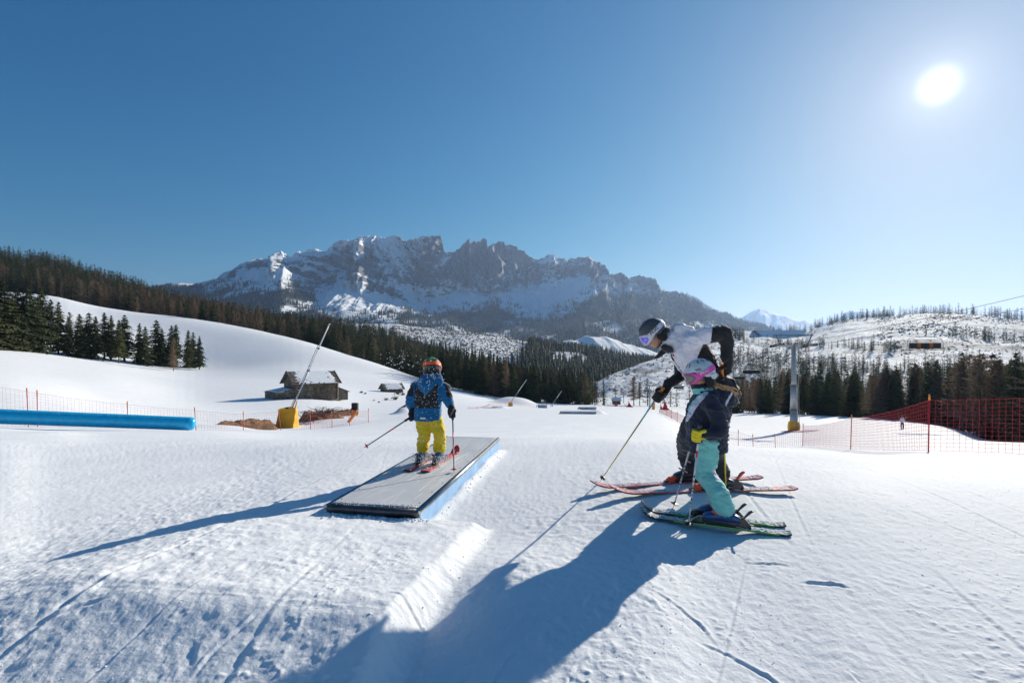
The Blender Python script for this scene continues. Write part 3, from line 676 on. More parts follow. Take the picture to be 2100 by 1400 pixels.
cand.sort(key=lambda q: -q[0])
for (ap, kind, p, h, lab, grp, wd) in cand:
    vis = 0 <= HX+F*p[0]/p[1] <= 2100
    if vis and COUNT[kind] < 298:
        COUNT[kind] += 1; tree(kind, p, h, lab, grp, wd)
    else: FAR[kind].append((p, h, wd))
# all further trees of the woods, joined
def merged(name, kind, items, protos, mat, label):
    Vs = []; Ts = []; off = 0
    for (p, h, wd) in items:
        V, T = protos[rnd.randrange(len(protos))]; a = rnd.uniform(0, 6.3); s = h/15.; c, sn = math.cos(a)*s*wd, math.sin(a)*s*wd
        W = np.stack([V[:, 0]*c-V[:, 1]*sn+p[0], V[:, 0]*sn+V[:, 1]*c+p[1], V[:, 2]*s+p[2]], -1)
        Vs.append(W); Ts.append(T+off); off += len(V)
    o = link(name, raw_mesh(name, np.concatenate(Vs), np.concatenate(Ts)), mat); tag(o, label, 'trees', None, 'stuff'); return o
def proto(fn, tr, **k):
    V, T = fn(**k); tv, tf = tr; V = np.array(V); n = len(V); tf = np.array(tf)
    tt = np.concatenate([tf[:, [0, 1, 2]], tf[:, [0, 2, 3]]])+n
    return np.concatenate([V, np.array(tv)]), np.concatenate([np.array(T), tt])
lo_s = [proto(spruce_crown, trunk_mesh(15, .2, 0, 5, 2), seed=70+i, nw=11, nb=6, leaf=3, low=.08+.05*i, wide=.27) for i in range(4)]
lo_l = [proto(larch_crown, trunk_mesh(15, .18, 1, 6, 2), seed=80+i, nw=12, nb=4, wide=.22) for i in range(3)]
merged('distant_spruces', 'spruce', FAR['spruce'], lo_s, M_SPR, 'mass of dark spruces filling the woods behind the nearer trees')
merged('distant_larches', 'larch', FAR['larch'], lo_l, M_LAR, 'mass of bare brown larches mixed into the woods behind')
print('TREES', COUNT, {k: len(v) for k, v in FAR.items()})
# valley woods and the woods at the foot of the massif: tiny trees
tiny = []
for i in range(4):
    V = []; T = []; rr = random.Random(i); R = 2.6
    for k in range(4):
        z0 = 1+k*3.6; r = R*(1-k*.22); b = len(V); a0 = rr.uniform(0, 6)
        for j in range(5): a = a0+j*2*PI/5+rr.uniform(-.3, .3); q = r*rr.uniform(.6, 1.25); V.append((q*math.cos(a), q*math.sin(a), z0+rr.uniform(-.8, .6)))
        V.append((0, 0, z0+5.2)); T += [(b+j, b+(j+1) % 5, b+5) for j in range(5)]
    tiny.append((np.array(V), np.array(T)))
it = []
T2 = fbm
U = np.array([rnd.uniform(700, 1500) for _ in range(9000)]); DD = np.array([rnd.uniform(400, 960) for _ in range(9000)])
XX = (U-HX)/F*DD; ZZ = Cc.at(U, DD)+7*fbm(XX*.012, DD*.012, 4, 8); VV = HY-(ZZ-CZ)/DD*F; A = cattr(XX, DD, U, VV)['wood']
it += [((x, y, z-.5), rnd.uniform(9, 17), 1.0) for x, y, z, a in zip(XX, DD, ZZ, A) if rnd.random() < a-.12]
PPm, TTm, Pm, Wm = MASS
rs = np.random.RandomState(3)
sel = np.argwhere((Wm > .35) & (TTm < 2.6)); pick = sel[rs.choice(len(sel), 26000)]
q = Pm[pick[:, 0], pick[:, 1]]
it2 = [((x+rs.uniform(-12, 12), y+rs.uniform(-12, 12), z-2), rs.uniform(15, 27), 1.0) for x, y, z in q]
# a thin wood along the low end of the massif against the sky
for u in np.arange(1392, 1570, .9):
    j = int(np.argmin(np.abs(PPm[0]-u))); i = int(np.argmin(np.abs(TTm[:, 0]-3))); x, y, z = Pm[i, j]; it2.append(((x, y-10, z-3), rs.uniform(14, 30), .9))
merged('valley_wood', 'spruce', it, tiny, M_SPR, 'dark conifer wood covering the valley hills in the middle')
merged('mountain_wood', 'spruce', it2, tiny, M_SPR, 'bluish conifer wood covering the foot of the rocky mountain')
# stumps, brush and dwarf pines on the cleared slopes
blob = []
for i in range(5):
    rr = random.Random(i); V = [(rr.uniform(.6, 1.2)*math.cos(a)*1.4, rr.uniform(.6, 1.2)*math.sin(a), rr.uniform(-.3, .1)) for a in np.linspace(0, 2*PI, 6)[:-1]]+[(rr.uniform(-.4, .4), rr.uniform(-.3, .3), rr.uniform(.6, 1.1)), (rr.uniform(-.6, .6), 0, rr.uniform(.3, .8))]
    T = [(k, (k+1) % 5, 5 if k < 3 else 6) for k in range(5)]+[(3, 6, 5), (0, 5, 6)]; blob.append((np.array(V)*15, np.array(T)))
it = []
U = rs.uniform(1235, 2600, 26000); DD = 232+rs.uniform(0, 1, 26000)**.8*480; XX = (U-HX)/F*DD; ZZ = dz(XX, DD); nn = fbm(XX*.035, DD*.02, 4, 55, .6)
for x, y, z, a, u in zip(XX, DD, ZZ, nn, U):
    if a > rs.uniform(-.3, .42) and not (1650 < u < 1800 and y > 430): it.append(((x, y, z), rs.uniform(.16, .8)*(1.25 if y > 380 else .8), rs.uniform(.7, 1.9)))
U = rs.uniform(800, 1110, 6500); DD = rs.uniform(560, 900, 6500); XX = (U-HX)/F*DD; ZZ = Cc.at(U, DD)+7*fbm(XX*.012, DD*.012, 4, 8)
A = cattr(XX, DD, U, HY-(ZZ-CZ)/DD*F)['wood']
for x, y, z, a in zip(XX, DD, ZZ, A):
    if a < .5: it.append(((x, y, z), rs.uniform(.3, 1.3), rs.uniform(.8, 1.8)))
merged('brushwood', 'brush', it, blob, plain('brush', (.075, .07, .05), .9, scale=.5, bump=0, coord='Object'), 'dark stumps and brush poking through the snow on the cleared hills')
# ------------------------------------------------------------------ mesh builder for made things
class MB:
    def __init__(s): s.V = []; s.F = {}
    def _f(s, *f): s.F.setdefault(len(f), []).append(f)
    def box(s, c, size, M=None, taper=None):
        k = len(s.V); c = Vector(c); hx, hy, hz = [q/2 for q in size]
        for z in (-hz, hz):
            tx, ty = (taper if (taper and z > 0) else (1, 1))
            for x, y in ((-hx, -hy), (hx, -hy), (hx, hy), (-hx, hy)):
                v = Vector((x*tx, y*ty, z)); v = (M @ v if M else v)+c; s.V.append(tuple(v))
        for f in ((0, 3, 2, 1), (4, 5, 6, 7), (0, 1, 5, 4), (1, 2, 6, 5), (2, 3, 7, 6), (3, 0, 4, 7)): s._f(*[k+i for i in f])
        return s
    def tube(s, pts, r, n=8, cap=True):
        pts = [Vector(p) for p in pts]; k = len(s.V); m = len(pts)
        rs = r if isinstance(r, (list, tuple)) else [r]*m; up = None
        for i, p in enumerate(pts):
            t = (pts[min(i+1, m-1)]-pts[max(i-1, 0)]).normalized()
            if up is None: up = Vector((0, 0, 1)) if abs(t.z) < .9 else Vector((1, 0, 0))
            a = t.cross(up).normalized(); b = a.cross(t).normalized(); up = b
            for j in range(n):
                q = 2*PI*j/n; s.V.append(tuple(p+(a*math.cos(q)+b*math.sin(q))*rs[i]))
        for i in range(m-1):
            for j in range(n): s._f(k+i*n+j, k+i*n+(j+1) % n, k+(i+1)*n+(j+1) % n, k+(i+1)*n+j)
        if cap: s._f(*[k+j for j in range(n)][::-1]); s._f(*[k+(m-1)*n+j for j in range(n)])
        return s
    def loft(s, rings, cap=True):
        k = len(s.V); n = len(rings[0])
        for r in rings: s.V += [tuple(p) for p in r]
        for i in range(len(rings)-1):
            for j in range(n): s._f(k+i*n+j, k+i*n+(j+1) % n, k+(i+1)*n+(j+1) % n, k+(i+1)*n+j)
        if cap: s._f(*[k+j for j in range(n)][::-1]); s._f(*[k+(len(rings)-1)*n+j for j in range(n)])
        return s
    def poly(s, pts, th=None):
        k = len(s.V); pts = [Vector(p) for p in pts]; s.V += [tuple(p) for p in pts]; n = len(pts); s._f(*range(k, k+n))
        if th:
            nn = (pts[1]-pts[0]).cross(pts[2]-pts[0]).normalized()*th; s.V += [tuple(p-nn) for p in pts]
            s._f(*[k+n+i for i in range(n)][::-1])
            for i in range(n): s._f(k+i, k+n+i, k+n+(i+1) % n, k+(i+1) % n)
        return s
    def ball(s, c, r, n=8, m=6, sq=(1, 1, 1)):
        c = Vector(c); rings = []
        for i in range(m+1):
            t = PI*(i+.02)/(m+.04); rings.append([c+Vector((sq[0]*r*math.sin(t)*math.cos(2*PI*j/n), sq[1]*r*math.sin(t)*math.sin(2*PI*j/n), -sq[2]*r*math.cos(t))) for j in range(n)])
        return s.loft(rings)
    def mesh(s, name, smooth=False): return raw_mesh(name, np.array(s.V), [np.array(v) for v in s.F.values()], smooth)
    def build(s, name, mat, parent=None, smooth=False, bevel=0, kind=None):
        o = link(name, s.mesh(name, smooth), mat, parent, kind)
        if bevel:
            b = o.modifiers.new('bevel', 'BEVEL'); b.width = bevel; b.segments = 2; b.limit_method = 'ANGLE'
        return o
def hang(o, root):      # parent keeping world coordinates the mesh was built in
    o.parent = root; o.matrix_parent_inverse = root.matrix_basis.inverted(); return o
def rootless(name, label, cat, p, group=None):
    t = thing(name, label, cat, p, 0, group); return t
def W(mb, name, mat, root, **k):
    o = mb.build(name, mat, None, **k); hang(o, root); return o
def ray_ground(u, v, d0=1.5, d1=300, off=0):
    ds = np.geomspace(d0, d1, 4000); x = (u-HX)/F*ds; z = CZ+(HY-v)/F*ds-off
    h = ground_z(x, ds) - z; i = np.argmax(h > 0); d = ds[i]; return Vector((x[i], d, CZ+(HY-v)/F*d))

M_STEEL = plain('galvanised_steel', (.40, .41, .42), .5, .45, .12, 3, .1)
M_STEELD = plain('dark_steel', (.09, .09, .1), .4, .7, .25, 14, .15)
M_CHROME = plain('worn_steel_tube', (.46, .45, .43), .27, 1, .15, 9, .12)
M_DECK = plain('grey_slide_sheet', (.60, .605, .615), .45, 0, .06, 3, .05)
M_BLUE = plain('blue_plastic', (.012, .40, .72), .3, 0, .1, 5, .05)
M_BLUESIDE = plain('faded_blue_board', (.27, .45, .68), .5, 0, .15, 4, .1)
M_RED = plain('red_plastic', (.62, .03, .035), .4, 0, .12, 12, .05)
M_NET = plain('red_net_cord', (.55, .045, .055), .7, 0, .15, 20, 0)
M_ORANGE = plain('orange_plastic', (.80, .26, .02), .45, 0, .1, 9, .05)
M_YEL = plain('yellow_cover', (.80, .40, .02), .62, 0, .1, 1.3, .4, .05)
M_WOOD = plain('weathered_wood', (.13, .105, .082), .85, 0, .45, 2.2, .5, .03)
M_WOODL = plain('grey_boards', (.135, .115, .095), .85, 0, .45, 2.5, .5, .03)
M_WHITE = plain('white_paint', (.78, .78, .78), .4, 0, .06, 6, .05)
M_BLACK = plain('black_rubber', (.02, .02, .022), .5, 0, .2, 20, .1)
M_ROPE = plain('steel_rope', (.12, .12, .13), .5, .5, .1, 10, 0)

# ------------------------------------------------------------------ the flat box the boy slides on
UA3 = Vector((.165, .986, .016)).normalized(); VA3 = Vector((.986, -.165, 0)).normalized(); NA3 = VA3.cross(UA3).normalized()
FR = Vector((-.787, 4.197, .168)); BW = .905; BL = 3.60
if NA3.z < 0: NA3 = -NA3
def bp(al, la, h=0): return FR + UA3*al - VA3*(-la) + NA3*h - VA3*0
def boxpt(al, la, h=0): return FR + UA3*al + VA3*la + NA3*h
bx = rootless('slide_box', 'wide flat slide box with grey deck, steel edge tubes and blue side', 'slide box', boxpt(BL/2, -BW/2, -.25))
W(MB().loft([[boxpt(.05, -BW+.05, h), boxpt(.05, -.05, h), boxpt(BL-.05, -.05, h), boxpt(BL-.05, -BW+.05, h)] for h in (-.03, .0)]), 'deck', M_DECK, bx)
W(MB().loft([[boxpt(.012, -.012, h), boxpt(BL-.01, -.012, h), boxpt(BL-.01, -.035, h), boxpt(.012, -.035, h)] for h in (-.34, -.045)]), 'side_panel', M_BLUESIDE, bx)
W(MB().loft([[boxpt(.012, -BW+.012, h), boxpt(BL-.01, -BW+.012, h), boxpt(BL-.01, -BW+.035, h), boxpt(.012, -BW+.035, h)] for h in (-.34, -.045)]), 'side_panel', M_BLUESIDE, bx)
W(MB().loft([[boxpt(.03, -BW+.036, h), boxpt(.05, -BW+.036, h), boxpt(.05, -.036, h), boxpt(.03, -.036, h)] for h in (-.34, -.05)]), 'end_panel', M_STEELD, bx)
W(MB().loft([[boxpt(BL-.05, -BW+.036, h), boxpt(BL-.03, -BW+.036, h), boxpt(BL-.03, -.036, h), boxpt(BL-.05, -.036, h)] for h in (-.34, -.05)]), 'end_panel', M_STEELD, bx)
for la in (-.026, -BW+.026): W(MB().tube([boxpt(-.005, la, -.026), boxpt(BL, la, -.026)], .030, 16), 'edge_tube', M_CHROME, bx, smooth=True)
W(MB().tube([boxpt(.0, -BW+.03, -.037), boxpt(.0, -.03, -.037)], .035, 16), 'end_tube', M_STEELD, bx, smooth=True)
W(MB().tube([boxpt(.026, -BW+.05, -.003), boxpt(.026, -.05, -.003)], .012, 8), 'end_trim', M_CHROME, bx, smooth=True)
W(MB().tube([boxpt(BL, -BW+.03, -.035), boxpt(BL, -.03, -.035)], .03, 12), 'end_tube', M_STEELD, bx, smooth=True)
bo = MB()
for a in np.arange(.16, BL-.05, .34):
    for l in (-.075, -BW+.075): bo.tube([boxpt(a, l, -.002), boxpt(a, l, .0022)], .008, 8)
for l in np.arange(-BW+.12, -.1, .16): bo.tube([boxpt(.065, l, -.002), boxpt(.065, l, .0022)], .008, 8)
W(bo, 'screws', M_STEELD, bx, kind='stuff')
# scratches along the deck, shallow real grooves
sc = MB(); rr = random.Random(5)
for i in range(70):
    a = rr.uniform(.1, BL-.9); l = rr.uniform(-BW+.1, -.1); L = rr.uniform(.2, .9); dl = rr.uniform(-.12, .12)
    sc.loft([[boxpt(a, l, .0004), boxpt(a, l+.0016, .0004), boxpt(a, l+.0008, .0012)], [boxpt(a+L, l+dl, .0004), boxpt(a+L, l+dl+.0016, .0004), boxpt(a+L, l+dl+.0008, .0012)]])
W(sc, 'scratches', plain('scuffed_plastic', (.54, .545, .55), .6, bump=0), bx, kind='stuff')
# crumbs of snow along the edge of the box and loose over the piste
def ico(mb, p, r):
    k = len(mb.V); q = [Vector((rr.gauss(0, 1), rr.gauss(0, 1), rr.gauss(0, 1))).normalized() for _ in range(0)]
    pts = [(1, 0, 0), (-1, 0, 0), (0, 1, 0), (0, -1, 0), (0, 0, 1), (0, 0, -1)]
    M = Euler((rr.uniform(0, 6), rr.uniform(0, 6), rr.uniform(0, 6))).to_matrix()
    for x in pts: mb.V.append(tuple(Vector(p)+(M @ Vector(x))*r*rr.uniform(.6, 1.3)))
    for f in ((0, 2, 4), (2, 1, 4), (1, 3, 4), (3, 0, 4), (2, 0, 5), (1, 2, 5), (3, 1, 5), (0, 3, 5)): mb._f(*[k+i for i in f])
cr_ = MB()
for i in range(200):
    a = -.05-abs(rr.gauss(0, .05)); l = rr.uniform(-BW-.05, .1); p = boxpt(a, l); p.z = gz(p.x, p.y); ico(cr_, p, rr.uniform(.004, .018))
for i in range(60):
    a = rr.uniform(0, BL); l = .03+abs(rr.gauss(0, .05)); p = boxpt(a, l); p.z = gz(p.x, p.y); ico(cr_, p, rr.uniform(.004, .014))
for i in range(160):
    ico(cr_, boxpt(rr.uniform(.0, .09), rr.uniform(-BW+.05, -.05), .004), rr.uniform(.003, .007))
for i in range(7000):
    u = rr.uniform(-60, 2200); d = 1.9*(7.5**rr.random()); x = (u-HX)/F*d
    if float(vnoise(np.array([x*.9]), np.array([d*.7]), 91)[0]) < -.02 and rr.random() < .85: continue
    ico(cr_, (x, d, gz(x, d)), (.0014+.0034*rr.random()**2)*(1.6 if rr.random() < .03 else 1))
for i in range(14):
    al = rr.uniform(-2.3, -.05); l = .56+rr.gauss(0, .09); p = boxpt(al, l); p.z = gz(p.x, p.y); ico(cr_, p, rr.uniform(.003, .010))
cr_.build('snow_crumbs', M_SNOW, kind='stuff')['label'] = 'loose crumbs of snow scattered over the piste'

# ------------------------------------------------------------------ safety nets
def fence(label, posts, cell, hgt, cord, nseg=9, sag=.12, caps=True, low=.12):
    """posts: (u, v_top, depth, lean)"""
    P = []
    for u, vt, d, lean in posts:
        b = gpt(u, 0, d); t = px(u+lean, vt, d); P.append((b, t))
    root = rootless('safety_net', label, 'safety net', P[0][0])
    for b, t in P:
        h = (t-b).length; r = .021
        W(MB().tube([b-Vector((0, 0, .35)), b, t], [r, r, r*.9], 10), 'post', M_RED, root, smooth=True)
        if caps: W(MB().tube([t-Vector((0, 0, .13)), t+Vector((0, 0, .0)), t+Vector((0, 0, .05))], [r*1.45, r*1.45, r*.9], 10), 'post_cap', M_ORANGE, root, smooth=True)
    net = MB(); rope = MB(); hooks = MB()
    for (b0, t0), (b1, t1) in zip(P[:-1], P[1:]):
        L = (b1-b0).length; n = max(4, int(L/cell)); 
        def q(f, g):
            s_ = sag*L*.25*4*f*(1-f)*(.25+.75*g)
            b = b0.lerp(b1, f); b.z = max(b.z-.02, gz(b.x, b.y))+low*.3; t = t0.lerp(t1, f); t.z -= .14+s_*.35
            p = b.lerp(t, g); jit = .012*math.sin(f*91+g*37)+.01*math.sin(f*53-g*71)
            return p+Vector((jit, jit, jit*.6))
        nr = max(4, int((t0-b0).length/cell))
        for i in range(n+1):
            f = i/n; net.tube([q(f, g/6) for g in range(7)], cord, 3, False)
        for j in range(nr+1):
            net.tube([q(i/max(4, n//2), j/nr) for i in range(max(4, n//2)+1)], cord*(1.0 if j < nr else 1.9), 3, False)
    W(net, 'net', M_NET, root, smooth=True)
    return root
fence('tall red safety net on orange-capped posts along the right edge of the piste',
      [(2560, 780, 12.5, 0), (1904, 812, 15.8, 2), (1744.5, 852, 24.6, 2), (1646, 869, 36, 1), (1590, 890, 36, -1), (1544.5, 891, 36, -1), (1514, 882, 36, 0), (1487, 881, 36, 0)], .15, 1.8, .0045)
fence('pale red safety net behind the blue tube on the left', [(-230, 745, 22, 0), (58, 797, 25.2, -3), (77, 801, 25.6, -1), (262, 824, 27.5, -1), (402, 836, 29.5, -3), (499, 845, 31, 0), (576, 840, 31.5, -5), (637, 841, 33, -1), (681, 844, 36, -1), (717, 839, 38.5, -2), (756, 838, 42, 0)], .15, 1.5, .003)
fence('low red net on thin posts at the far right piste edge before the valley', [(1410, 851, 42, 0), (1389, 843, 50, 0), (1377, 839, 58, 0), (1366, 838, 68, 0), (1352, 838, 80, 0)], .25, 1.4, .006, caps=False)
fence('faint red net by the small snow lance beyond the park', [(960, 833, 72, 0), (978, 833, 74, 0), (1003, 826, 90, 0), (1038, 820, 98, 0), (1100, 826, 102, 0)], .3, 1.3, .006, caps=False)

# ------------------------------------------------------------------ blue corrugated tube
A = Vector(((-420-HX)/F*20.6, 20.6, 0)); Bp = Vector(((398-HX)/F*26.3, 26.3, 0))
A = px(-420, 838, 20.6); Bp = px(390, 868.5, 26.3); tb = rootless('jib_tube', 'long bright blue corrugated tube lying on the snow at the left', 'tube', (A+Bp)/2)
n = 260; pts = [A.lerp(Bp, i/n) for i in range(n+1)]; rs = [.350+(.016 if i % 2 else 0) for i in range(n+1)]
dr = (Bp-A).normalized(); pts += [Bp+dr*.12, Bp+dr*.22, Bp+dr*.25]; rs += [.345, .25, .12]
W(MB().tube(pts, rs, 28), 'tube_body', M_BLUE, tb, smooth=True)
scf = MB()
for i in range(60):
    f = rr.uniform(.3, .98); c0 = A.lerp(Bp, f); an = rr.uniform(.2, 1.2); 
    o = Vector((0, -math.cos(an), math.sin(an)))*.367; scf.tube([c0+o, c0+o+dr*rr.uniform(.05, .3)+Vector((0, 0, .01))], .004, 4)
W(scf, 'frost_scuffs', M_SNOW, tb, kind='stuff')

# ------------------------------------------------------------------ snow lances
def lance(u, v0, d, tip, cover, label, group):
    b = gpt(u, 0, d); root = rootless('snow_lance', label, 'snow lance', b, group); t = px(tip[0], tip[1], d); s = px(u+10*45/d*(1 if cover else .2), v0, d); ax = (t-s).normalized(); L = (t-s).length
    r = .065 if cover else .07
    W(MB().tube([s-ax*1.2, s+ax*L*.45], r, 10), 'lower_pipe', M_STEEL, root, smooth=True)
    W(MB().tube([s+ax*L*.45, s+ax*L*.97], r*.85, 10), 'upper_pipe', M_WHITE, root, smooth=True)
    W(MB().tube([s+ax*L*.97, t], [r*1.2, r*.9], 10), 'nozzle_head', M_STEEL, root, smooth=True)
    if cover:
        W(MB().tube([s+Vector((-.12, -.1, 0))+ax*k*L/8*.97+Vector((.02*math.sin(k*2), 0, 0)) for k in range(9)], .022, 6), 'hose', M_BLACK, root, smooth=True)
        for f in (.44, .7): W(MB().tube([s+ax*L*f, s+ax*(L*f+.12)], r*1.7, 10), 'clamp', M_STEELD, root)
        for f in (.22, .33, .5): W(MB().box(s+ax*L*f+Vector((-.06, -.1, 0)), (.2, .06, .08)), 'hose_bracket', M_STEEL, root)
        W(MB().tube([s+Vector((.22, 0, -.3)), s+Vector((.5, .05, .75))], .05, 8), 'crank_lever', M_ORANGE, root, smooth=True)
        W(MB().box(s+Vector((-.35, -.1, .05)), (.28, .2, .22)).tube([s+Vector((-.35, -.1, .1)), s+Vector((-.1, 0, -.3))], .04, 6), 'valve', M_BLACK, root)
        # padded cover: leaning frustum with folds
        def pp(u_, v_, dd): return px(u_, v_, d+dd)
        rings = []
        for k in range(9):
            f = k/8; x0 = 564+f*9; x1 = 614-f*5; y = 880+(-42)*f; yr = 880-46*f; bul = math.sin(f*PI)*1.0
            w = .5*math.sin(k*2.1)
            rings.append([pp(x0-bul, y+6*f*(1-f), -.9+.35*f), pp(x0+36-f*2+bul*.3+w, y+w*.5, -1.1+.5*f), pp(x1+bul, yr+1, .1-.1*f), pp(x1-14, yr-1, 1.0-.4*f), pp(x0+2, y-1, .7-.3*f)])
        W(MB().loft(rings), 'cover', M_YEL, root, bevel=.05)
    else:
        W(MB().box(b+Vector((0, 0, .3)), (.9, .9, .9) if d < 100 else (.25, .25, .4)), 'base_pad', M_ORANGE if d < 100 else M_STEEL, root, bevel=.05)
    return root
lance(588, 838, 44.5, (676, 663), True, 'tall snow lance leaning right above a yellow padded cover by the old barn', None)
lance(1047, 824, 98, (1080, 778), False, 'nearest of the small snow lances beyond the park, orange pad at its foot', 'small snow lances beyond the park')
lance(1133, 827, 120, (1152, 801), False, 'middle small snow lance standing before the dark trees', 'small snow lances beyond the park')
lance(1220, 830, 140, (1233, 813), False, 'small snow lance at the right end of the dark tree belt', 'small snow lances beyond the park')
lance(1281, 832, 190, (1290, 821), False, 'tiny snow lance beside the distant red nets', 'small snow lances beyond the park')

# ------------------------------------------------------------------ old hay barn
def barn(c, th, L, Wd, He, Hr, lean, label, small=False):
    root = thing('hay_barn', label, 'barn', c, th); nm = 'small' if small else ''
    s = .075 if not small else .12
    bw = MB(); lg = MB()
    split = -.08*L
    x = -L/2
    while x < split:      # upright boards on the left half of the long wall, uneven
        w = rr.uniform(.16, .26); bw.box((x+w/2, -Wd/2-rr.uniform(0, .03), He/2-rr.uniform(0, .06)), (w-.015, .035, He)); x += w
    z = .1
    while z < He:
        w = rr.uniform(.17, .22); lg.tube([(split-.1, -Wd/2, z), (L/2+rr.uniform(.1, .28), -Wd/2, z)], w/2, 7); lg.tube([(L/2-.05, -Wd/2-.3, z+.09), (L/2-.05, Wd/2+.2, z+.09)], w/2, 7); z += w*.98
    y = -Wd/2
    while y < Wd/2:       # left gable boards under the roof line
        w = rr.uniform(.16, .26); hh = He+(Hr-He)*(1-abs(y+w/2)/(Wd/2))-.08; bw.box((-L/2-rr.uniform(0, .03), y+w/2, hh/2), (.035, w-.012, hh)); y += w
    bw.box((0, Wd/2-.1, He/2), (L, .05, He))
    bw.build('board_wall', M_WOODL, root, kind='stuff'); lg.build('log_wall', M_WOOD, root, smooth=True, kind='stuff')
    if not small:
        MB().box((-.13*L-.35, -Wd/2-.05, He*.42), (.75, .06, He*.84)).build('door', M_WOOD, root)
        MB().box((.02*L+.55, -Wd/2-.13, He*.6), (.3, .05, .3)).build('hatch', M_BLACK, root)
    ov = .55; e = .5; sl = (Hr-He)/(Wd/2)
    for sy in (-1, 1):     # shingled slopes
        rf = MB(); ns = 9
        for k in range(ns):
            f0 = k/ns; f1 = (k+1)/ns+.02; y0 = sy*(Wd/2+e)*(1-f0); y1 = sy*(Wd/2+e)*(1-f1); z0 = Hr-sl*abs(y0)+.02; z1 = Hr-sl*abs(y1)+.02
            x = -L/2-ov
            while x < L/2+ov-.05:
                w = min(rr.uniform(.3, .5), L/2+ov-x); q = rr.uniform(0, .04); dd = sy*rr.uniform(0, .06)
                rf.poly([(x, y0+dd, z0+.06+q), (x+w-.02, y0+dd, z0+.06+q), (x+w-.02, y1, z1+.0), (x, y1, z1+.0)][::(1 if sy < 0 else -1)], .045); x += w
        rf.build('shingled_roof', M_WOOD, root, kind='stuff')
    # snow lying on the slope that faces the piste
    sn = MB(); nx_, ny_ = 26, 12; P = []
    for j in range(ny_+1):
        for i in range(nx_+1):
            fx = i/nx_; fy = j/ny_; ex0 = .10+.05*math.sin(j*2.3)+.03*rr.random(); ex1 = .93-.09*(1-fy)*0-.05*rr.random()-.14*max(0, fy-.55)
            X = -L/2-ov+(L+2*ov)*(ex0+(ex1-ex0)*fx); Y = -(Wd/2+e)*(1-(.02+.94*fy)); 
            Z = Hr-sl*abs(Y)+.11+.06*(fx*(1-fx)*fy*(1-fy))**.35*2+.02*rr.random()
            P.append((X, Y, Z))
    k0 = len(sn.V); sn.V += P
    for j in range(ny_):
        for i in range(nx_):
            if rr.random() < (.25 if i in (0, 1, nx_-1) or j == 0 else .03): continue
            sn._f(*[k0+a for a in (j*(nx_+1)+i, j*(nx_+1)+i+1, (j+1)*(nx_+1)+i+1, (j+1)*(nx_+1)+i)])
    sn.build('roof_snow', M_SNOW, root, smooth=True)
    bb = MB()
    for sx in (-1, 1):
        for sy in (-1, 1): bb.tube([(sx*(L/2+ov), 0, Hr+.08), (sx*(L/2+ov), sy*(Wd/2+e), Hr+.08-sl*(Wd/2+e))], .07, 4)
    for i, p in enumerate([bb]): p.build('barge_boards', M_WOODL, root, kind='stuff')
    if lean:
        # lean-to on the left with a snowy roof, small shed on the right
        a = MB(); y = -Wd/2+.1
        x = -L/2-2.9
        while x < -L/2: w = rr.uniform(.17, .26); a.box((x+w/2, -Wd/2+.15, .75+.08*(x+L/2+2.9)), (w-.012, .035, 1.5+.16*(x+L/2+2.9))); x += w
        y = -Wd/2+.15
        while y < Wd/2: w = rr.uniform(.17, .26); a.box((-L/2-2.9, y+w/2, .75), (.035, w-.012, 1.5)); y += w
        a.build('lean_to_wall', M_WOODL, root, kind='stuff')
        MB().poly([(-L/2-3.2, -Wd/2-.25, 1.55), (-L/2+.05, -Wd/2-.25, 2.15), (-L/2+.05, Wd/2, 2.2), (-L/2-3.2, Wd/2, 1.6)], .06).build('lean_to_roof', M_WOOD, root)
        MB().poly([(-L/2-3.0, -Wd/2-.1, 1.64), (-L/2-.6, -Wd/2-.1, 2.08), (-L/2-.4, Wd/2-.5, 2.2), (-L/2-2.8, Wd/2-.4, 1.75)], .09).build('lean_to_snow', M_SNOW, root, bevel=.04)
        a = MB(); x = L/2+.3
        while x < L/2+2.1: w = rr.uniform(.17, .26); a.box((x+w/2, -Wd/2+.4, .55+(2.1-x+L/2)*.2), (w-.012, .035, 1.5+(2.1-x+L/2)*.4)); x += w
        a.box((L/2+2.1, .3, .6), (.04, Wd*.6, 1.4)); a.build('shed_wall', M_WOODL, root, kind='stuff')
        MB().poly([(L/2-.05, -Wd/2+.1, 2.2), (L/2+2.4, -Wd/2+.1, 1.2), (L/2+2.4, Wd/2-.6, 1.2), (L/2-.05, Wd/2-.6, 2.2)], .06).build('shed_roof', M_WOOD, root)
    return root
c = gpt(638, 0, 80, -.35); barn(c, math.radians(46), 6.9, 4.4, 3.05, 4.75, True, 'weathered log hay barn with patchy snow on its roof behind the snow lance')
c = gpt(803, 0, 126, -.3); barn(c, math.radians(40), 4.6, 3.0, 1.3, 2.5, False, 'tiny dark log hut with snow flecked roof at the foot of the white slope', True)
# small dark shrubs and clods by the little hut
for i, (u, d, s) in enumerate(((741, 112, .5), (749, 110, .35), (792, 96, .5), (811, 98, .9), (816, 118, .9), (826, 116, .7), (777, 88, .25), (767, 92, .25))):
    p = gpt(u, 0, d); m = MB(); 
    for k in range(26):
        a = rr.uniform(0, 6.3); m.tube([p, p+Vector((math.cos(a)*s*rr.uniform(.3, 1), math.sin(a)*s*rr.uniform(.3, 1), s*rr.uniform(.4, 1.1)))], [.06*s, .02], 3, False)
    for k in range(14): ico(m, p+Vector((rr.gauss(0, .4)*s, rr.gauss(0, .4)*s, rr.uniform(.1, .6)*s)), .2*s)
    o = m.build('dark_shrub', M_WOOD); tag(o, 'small dark shrub poking out of the snow near the tiny hut', 'shrub', 'shrubs near the tiny hut')

